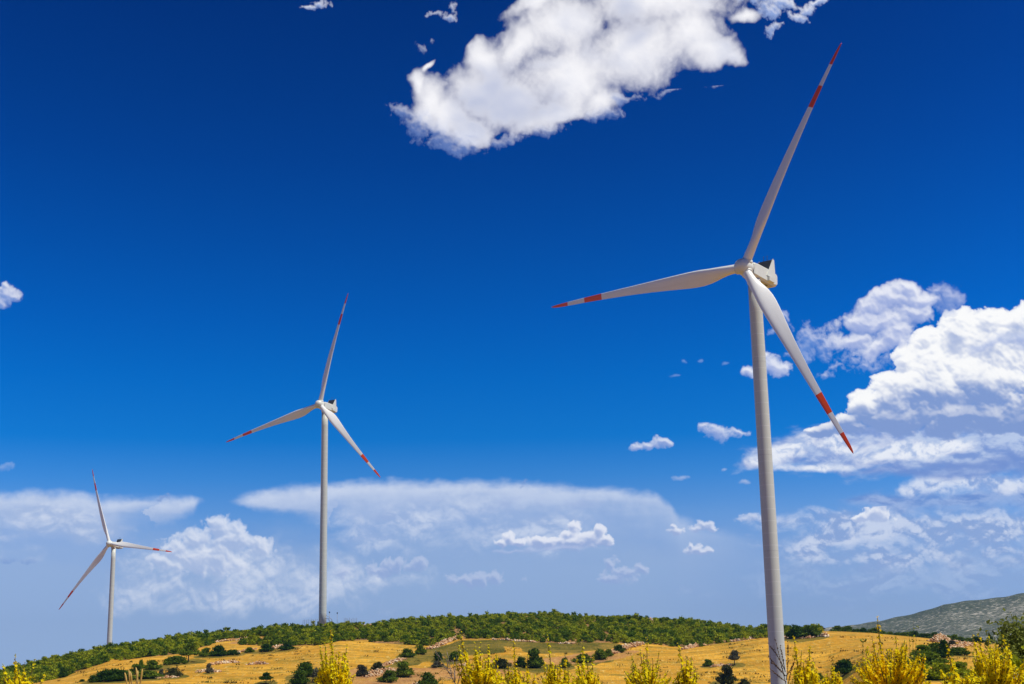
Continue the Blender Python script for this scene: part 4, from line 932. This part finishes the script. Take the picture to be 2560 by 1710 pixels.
def fence(x0, x1, y0, y1, n, label):
    a = at_(x0, y0, 664.); b = at_(x1, y1, 664.); root = tag(empty('wire_fence', tuple(a)), label, 'fence')
    for i in range(n):
        p = a+(b-a)*i/(n-1)-a; hgt = rnd.uniform(1.5, 2.1); m = MB(); m.tube([p-np.array([0, 0, 2.5]), p+np.array([rnd.uniform(-.1, .1), 0, hgt])], .055, 5); m.build('post', M_bark, root)
    w = MB()
    for k in (.5, 1.1, 1.6): w.tube([(0, 0, k), b-a+np.array([0, 0, k])], .02, 4)
    w.build('wire', M_steel, root)
fence(757, 793, 1560, 1557, 9, 'low wire fence on thin posts left of the middle turbine foot')
fence(860, 892, 1555, 1556, 8, 'low wire fence on thin posts right of the middle turbine foot')

# ------------------------------------------------------------------ foreground plants on the bank in front of the camera
def petal_c(a, b_):
    return lambda t, b: mixc(t, (noise(t, worldco(t), 60., 2., .5)+(objrand(t)-.5)*.3).step(.35, .65), a, b_)
M_petal = material('yellow_petals', fn=petal_c((.98, .74, .002), (1., .88, .015)), rough=.6, spec=.08, transl=.5)
M_petal2 = material('deep_yellow_petals', fn=petal_c((.98, .66, .002), (1., .84, .01)), rough=.6, spec=.08, transl=.5)
M_bud = material('flower_stalks', fn=petal_c((.50, .42, .04), (.20, .22, .04)), rough=.7, spec=.1)
M_stalk = material('woody_stalks', fn=petal_c((.085, .075, .03), (.16, .13, .05)), rough=.8, spec=.1)
M_dry = material('dry_grey_twigs', fn=petal_c((.20, .15, .11), (.42, .34, .27)), rough=.85, spec=.1)
M_brown = material('dry_brown_twigs', fn=petal_c((.075, .045, .03), (.15, .09, .05)), rough=.85, spec=.1)
M_straw = material('golden_straw', fn=petal_c((.62, .38, .08), (.75, .52, .16)), rough=.7, spec=.15, transl=.2)
def at(px, py, dist):                                # a point seen at a photo pixel, so many metres away
    d = ray(px, py); return d/math.hypot(d[0], d[1])*dist
def flower_batch(C, Nn, rad, g):
    """five-petalled open flowers: C centres, Nn facing directions"""
    n = len(C); a = np.cross(Nn, g.normal(size=(n, 3))); a /= np.linalg.norm(a, axis=1)[:, None]; b = np.cross(Nn, a)
    V = [C-Nn*rad[:, None]*.25]
    for k in range(10):
        t_ = 2*np.pi*k/10; rr = rad*(1.0 if k % 2 == 0 else .55)
        V.append(C+(a*math.cos(t_)+b*math.sin(t_))*rr[:, None]+Nn*(rad*(.18 if k % 2 == 0 else 0))[:, None])
    V = np.stack(V, 1).reshape(-1, 3); k0 = np.arange(n)[:, None]*11
    return V, np.concatenate([k0+np.array([[0, 1+k, 1+(k+1) % 10]]) for k in range(10)])
def bezier(p0, p1, p2, n): t_ = np.linspace(0, 1, n)[:, None]; return p0*(1-t_)**2+2*p1*t_*(1-t_)+p2*t_**2
def mullein(cx, tips, half, top, n, dist, label, mat=None, lush=1.0, seed=0, fsize=.0135):
    n = int(n*1.25)
    """branching plant with many upright flower spikes; tips = pixels of its tallest spikes, the other spikes end on a dome"""
    mat = mat or M_petal; g = np.random.default_rng(seed+900); k = dist/FPX
    base = at(cx, 1730, dist); gz = tz(base[0], base[1]); root = tag(empty('flowering_plant', (base[0], base[1], gz-.03)), label, 'plant', 'yellow flowering plants in the foreground')
    O = np.array(root.location); J = base.copy(); J[2] -= .05
    m = MB(); m.tube([(0, 0, 0), (.01, .005, (J-O)[2]*.5), J-O], [.012, .010, .008], 7)
    ends = [at(x, y, dist+g.uniform(-.04, .04)) for x, y in tips]
    for i in range(n):
        u = g.uniform(-1, 1); e = math.sqrt(max(0, 1-u*u)); dep = g.uniform(-1, 1)*half*k*.9
        yy = 1712-(1712-top)*e*g.uniform(.45, 1.0)+g.uniform(0, 20); p = at(cx+u*half*1.04, yy, dist); p[1] += dep; ends.append(p)
    V_, F_, kk = [], [], 0
    for i, E in enumerate(ends):
        main = i < len(tips)
        s0 = J+np.array([0, 0, g.uniform(-.02, .05)]); 
        c = s0*.5+E*.5; c[:2] += (E-s0)[:2]*.30; c[2] -= abs(E-s0)[2]*.12; c[:2] += g.normal(size=2)*.010; P = bezier(s0, c, E, 9)
        m.tube([p-O for p in P], list(np.linspace(.0042, .0012, 9)), 4)
        L = np.linalg.norm(np.diff(P, axis=0), axis=1).sum(); st = .15 if main else g.uniform(.15, .45)
        cnt_ = int(L*(1-st)/.0034*lush*(1. if not main else 1.)); t_ = st+(1-st)*np.sort(g.uniform(0, 1, cnt_)); ix = t_*8; i0 = np.clip(ix.astype(int), 0, 7); C = P[i0]+(P[i0+1]-P[i0])*(ix-i0)[:, None]
        ang = g.uniform(0, 6.28, cnt_); Nn = np.stack([np.cos(ang), np.sin(ang), g.uniform(0, 1.5, cnt_)], -1); Nn /= np.linalg.norm(Nn, axis=1)[:, None]
        q = (t_-st)/(1-st); rad = fsize*(1-.66*q**2.2)*g.uniform(.45, 1.25, cnt_)*(g.uniform(0, 1, cnt_) < (.95-.25*q))
        V, Fc = flower_batch(C+Nn*(rad*g.uniform(.4, 1.6, cnt_)+.002)[:, None]-O, Nn, rad+.0004, g)
        sp = link('flower_spike', np_mesh('flower_spike', V, Fc), mat, root)
        # buds and calyces on the same spike
        nb_ = int(L*(1-st)/.008); tb = st*.6+(1-st*.6)*g.uniform(0, 1, nb_); ix = tb*8; i0 = np.clip(ix.astype(int), 0, 7); C = P[i0]+(P[i0+1]-P[i0])*(ix-i0)[:, None]
        ang = g.uniform(0, 6.28, nb_); Nn = np.stack([np.cos(ang), np.sin(ang), g.uniform(.1, .8, nb_)], -1)
        lv, lf = leaves(C+Nn*.004-O, Nn, .0075, g, 1.6); V_.append(lv); F_.append(lf+kk); kk += len(lv)
    m.build('stem', M_stalk, root)
    link('buds', np_mesh('buds', np.concatenate(V_), np.concatenate(F_)), M_bud, root)
    # broad leaves low on the stem
    nl = 26; zz_ = g.uniform(.05, .75, nl)*(J-O)[2]; ang = g.uniform(0, 6.28, nl); Nn = np.stack([np.cos(ang), np.sin(ang), .4+0*ang], -1)
    lv, lf = leaves(np.stack([np.cos(ang)*.06, np.sin(ang)*.06, zz_], -1), Nn*2, .16, g, 1.5); link('leaf', np_mesh('leaf', lv, lf), M_olive, root)
    return root
mullein(48, [(38, 1637), (88, 1648), (8, 1662), (62, 1655)], 64, 1668, 14, 9.0, 'sparse yellow flowering plant in the lower left corner with one dry brown tipped spire', seed=1, lush=.75)
mullein(838, [(828, 1573), (800, 1615), (868, 1612), (812, 1604)], 46, 1612, 34, 8.5, 'dense yellow flowering plant with a tall central spire below the middle turbine', seed=2, lush=1.25)
mullein(1205, [(1152, 1579), (1187, 1606), (1202, 1607), (1221, 1611), (1147, 1616), (1136, 1646), (1242, 1638), (1165, 1622)], 52, 1618, 28, 8.0, 'fan shaped yellow plant with its tallest spire leaning left, right of the bare grey plant', seed=3)
mullein(1290, [(1283, 1601), (1268, 1650)], 42, 1655, 15, 9.0, 'slim yellow plant with one tall straight spire right of the fan shaped one', seed=4, lush=.8)
mullein(1326, [(1319, 1636)], 24, 1664, 6, 9.5, 'smallest thin yellow plant between two spired plants at the bottom middle', seed=5, lush=.8)
mullein(1392, [(1369, 1590), (1413, 1633), (1358, 1650)], 46, 1640, 19, 8.5, 'yellow plant with a tall bare topped spire in front of the middle bush clump', seed=6, lush=.85)
mullein(1468, [(1457, 1600), (1440, 1640), (1484, 1634)], 46, 1650, 18, 9.0, 'yellow plant with a knobbly spire right of the middle bush clump', seed=7, lush=.85)
mullein(1620, [(1618, 1590), (1600, 1620), (1648, 1628), (1580, 1640)], 62, 1622, 26, 8.5, 'wide airy yellow plant in front of the golden slope left of the lone tree', seed=8, lush=.7)
mullein(1715, [(1696, 1610), (1728, 1642)], 34, 1640, 18, 8.0, 'yellow plant with dark unopened tips left of the round olive bush', seed=9, lush=.95)
mullein(2015, [(1985, 1592), (2025, 1612), (2004, 1626)], 38, 1630, 30, 8.0, 'upright yellow plant just right of the nearest turbine foot', seed=10, lush=1.1)
mullein(2077, [(2083, 1652)], 26, 1662, 16, 8.5, 'small round yellow plant between two larger ones right of the turbine', seed=11, lush=1.1)
mullein(2222, [(2193, 1541), (2240, 1592), (2180, 1592), (2262, 1600), (2150, 1650), (2300, 1655), (2280, 1640)], 92, 1592, 74, 7.5, 'largest deep yellow bushy plant with one lone pale spire sticking up', M_petal2, 1.2, 12, .0125)
mullein(2404, [(2370, 1612), (2382, 1650), (2350, 1672)], 54, 1668, 20, 7.5, 'yellow plant with a leaning knobbly spire left of the rightmost plant', seed=13, lush=.95)
mullein(2488, [(2444, 1574), (2430, 1584), (2508, 1588), (2470, 1592)], 66, 1592, 60, 8.5, 'broad bright yellow plant beside the dark bush at the right edge', seed=14, lush=1.15)

def twigs(base_px, dist, ends, mat, label, name, pods=0., r0=.004, seed=0):
    g = np.random.default_rng(seed+50); b = at(base_px[0], base_px[1], dist); gz = tz(b[0], b[1]); root = tag(empty(name, (b[0], b[1], gz-.03)), label, 'plant'); O = np.array(root.location)
    m = MB(); m.tube([(0, 0, 0), b-O], [r0*1.6, r0], 6); Vs, Fs, k = [], [], 0
    for (sx, sy, ex, ey) in ends:
        a = at(sx, sy, dist); e = at(ex, ey, dist+g.uniform(-.06, .06)); c = (a+e)/2+g.normal(size=3)*.008; P = bezier(a, c, e, 7)
        m.tube([p-O for p in P], list(np.linspace(r0*.75, r0*.16, 7)), 5)
        for j in range(3):
            q = int(g.integers(2, 6)); s = P[q]; t_ = s+(P[q+1]-P[q])*g.uniform(1.2, 2.)+g.normal(size=3)*.012; m.tube([s-O, t_-O], [r0*.3, r0*.12], 4)
        if pods:
            n = int(pods*24); tt = g.uniform(.25, 1, n)*6; i0 = np.clip(tt.astype(int), 0, 5); C = P[i0]+(P[i0+1]-P[i0])*(tt-i0)[:, None]; N_ = g.normal(size=(n, 3)); N_ /= np.linalg.norm(N_, axis=1)[:, None]
            for c0, n0 in zip(C, N_): Vs.append(c0+n0*.003+ICO_V*.0034-O); Fs.append(ICO_F+k); k += 12
    m.build('twig', mat, root)
    if pods: link('seed_pods', np_mesh('seed_pods', np.concatenate(Vs), np.concatenate(Fs)), mat, root)
    return root
twigs((1140, 1712), 8.2, [(1140, 1712, 1093, 1633), (1130, 1690, 1118, 1628), (1122, 1672, 1094, 1655), (1137, 1705, 1132, 1650), (1127, 1684, 1100, 1672), (1144, 1712, 1158, 1660), (1120, 1668, 1109, 1632), (1133, 1695, 1112, 1690), (1138, 1700, 1146, 1645)],
      M_dry, 'bare grey leafless plant left of the fan shaped yellow plant', 'dead_plant', seed=1, r0=.0042)
twigs((1969, 1730), 8.0, [(1969, 1730, 1938, 1597), (1964, 1690, 1920, 1640), (1962, 1675, 1925, 1615), (1966, 1700, 1968, 1603), (1963, 1680, 1950, 1612), (1966, 1705, 1922, 1670), (1969, 1720, 1990, 1640), (1965, 1690, 1985, 1655), (1962, 1690, 1926, 1655)],
      M_brown, 'dark brown dried plant with seed pods in front of the nearest turbine foot', 'dried_plant', pods=1., seed=2, r0=.0032)
twigs((2160, 1720), 9., [(2160, 1720, 2158, 1596), (2158, 1606, 2152, 1599), (2158, 1604, 2165, 1598)], M_bud, 'thin green weed with a small bushy head left of the largest yellow plant', 'weed', pods=1.4, seed=3, r0=.0020)
def leafy(base, dist, branches, nleaf, size, mat, label, name, cat, seed=0, spread=.05, r0=.006, bm=None):
    g = np.random.default_rng(seed+70); b = at(base[0], base[1], dist); gz = tz(b[0], b[1]); root = tag(empty(name, (b[0], b[1], gz-.03)), label, cat); O = np.array(root.location); m = MB(); m.tube([(0, 0, 0), b-O], [r0*1.5, r0], 6); C_, N_ = [], []
    for (ex, ey, dz) in branches:
        e = at(ex, ey, dist+dz); c = b*.5+e*.5; c[2] += .02; c[:2] += (e-b)[:2]*.2; P = bezier(b, c, e, 8); m.tube([p-O for p in P], list(np.linspace(r0*.7, r0*.15, 8)), 5)
        n = nleaf; tt = (g.uniform(.1, 1, n)**.8)*7; i0 = np.clip(tt.astype(int), 0, 6); C_.append(P[i0]+(P[i0+1]-P[i0])*(tt-i0)[:, None]+g.normal(size=(n, 3))*spread*g.uniform(.2, 1., (n, 1))-O); N_.append(g.normal(size=(n, 3)))
    C = np.concatenate(C_); N = np.concatenate(N_); N /= np.linalg.norm(N, axis=1)[:, None]
    m.build('branch', bm or M_bark, root); link('foliage', np_mesh('foliage', *leaves(C, N, size, g, 1.7)), mat, root); return root
leafy((2278, 1720), 9.5, [(2283, 1549, 0), (2272, 1572, .03), (2292, 1566, 0)], 16, .011, M_scrub, 'thin leafy green shoot standing against the far mountain', 'sapling', 'plant', 1, .014, .003)
gb = random.Random(3)
br = [(gb.uniform(2506, 2700), gb.uniform(1575, 1700), gb.uniform(-.7, .9)) for _ in range(80)]+[(2512, 1562, 0), (2534, 1556, 0), (2556, 1562, .2), (2506, 1590, -.2), (2545, 1556, .3)]
leafy((2590, 1790), 13.5, br, 190, .036, M_oliv2, 'tall olive green bush cut off by the right edge', 'leafy_bush', 'bush', 2, .10, .014)
leafy((2560, 1730), 11., [(gb.uniform(2520, 2600), gb.uniform(1640, 1700), gb.uniform(-.2, .3)) for _ in range(16)], 60, .030, M_scrub, 'bright green foliage at the foot of the bush at the right edge', 'leafy_shrub', 'bush', 3, .05, .006)
M_white = material('cream_petals', fn=petal_c((.72, .70, .50), (.82, .80, .66)), rough=.6, transl=.3)
leafy((2545, 1730), 9.5, [(2540, 1682, 0), (2548, 1688, .05), (2533, 1694, 0), (2552, 1676, 0)], 26, .012, M_white, 'cluster of cream coloured blossoms low at the right edge', 'blossom_plant', 'plant', 4, .012, .003)
def grass_tuft(px, blades, dist, label):
    b = at(px, 1730, dist); gz = tz(b[0], b[1]); root = tag(empty('dry_grass', (b[0], b[1], gz-.02)), label, 'grass'); O = np.array(root.location)
    for (bx_, tx, ty) in blades:
        s = np.array([at(bx_, 1730, dist)[0], at(bx_, 1730, dist)[1], gz]); a = at(bx_, 1714, dist); e = at(tx, ty, dist); m = MB()
        m.tube([s-O, a-O, (a*.4+e*.6)-O, (a*.15+e*.85)-O, e-O], [.003, .003, .0055, .0045, .0008], 5); m.build('grass_blade', M_straw, root)
grass_tuft(335, [(318, 312, 1681), (325, 322, 1674), (330, 326, 1678), (345, 340, 1668), (340, 345, 1676), (350, 356, 1672)], 7.5, 'few golden grass ears in front of the left hedge')

# ------------------------------------------------------------------ the air
HZ_D = .00005
if HZ_D > 0:
    hb = MB(); hb.box((0, 0, 76), (9400, 9400, 236)); hz = hb.build('haze', None)
    hm = bpy.data.materials.new('haze'); hm.use_nodes = True; ht = hm.node_tree; ht.nodes.clear()
    pv = ht.nodes.new('ShaderNodeVolumePrincipled'); pv.inputs['Color'].default_value = (.16, .56, 1., 1.); pv.inputs['Density'].default_value = HZ_D; pv.inputs['Anisotropy'].default_value = .3
    ho = ht.nodes.new('ShaderNodeOutputMaterial'); ht.links.new(pv.outputs[0], ho.inputs['Volume']); hz.data.materials.append(hm)
    tag(hz, 'thin bluish haze in the air between the hill and the far mountain', 'haze', kind='stuff')
    hm.cycles.homogeneous_volume = True
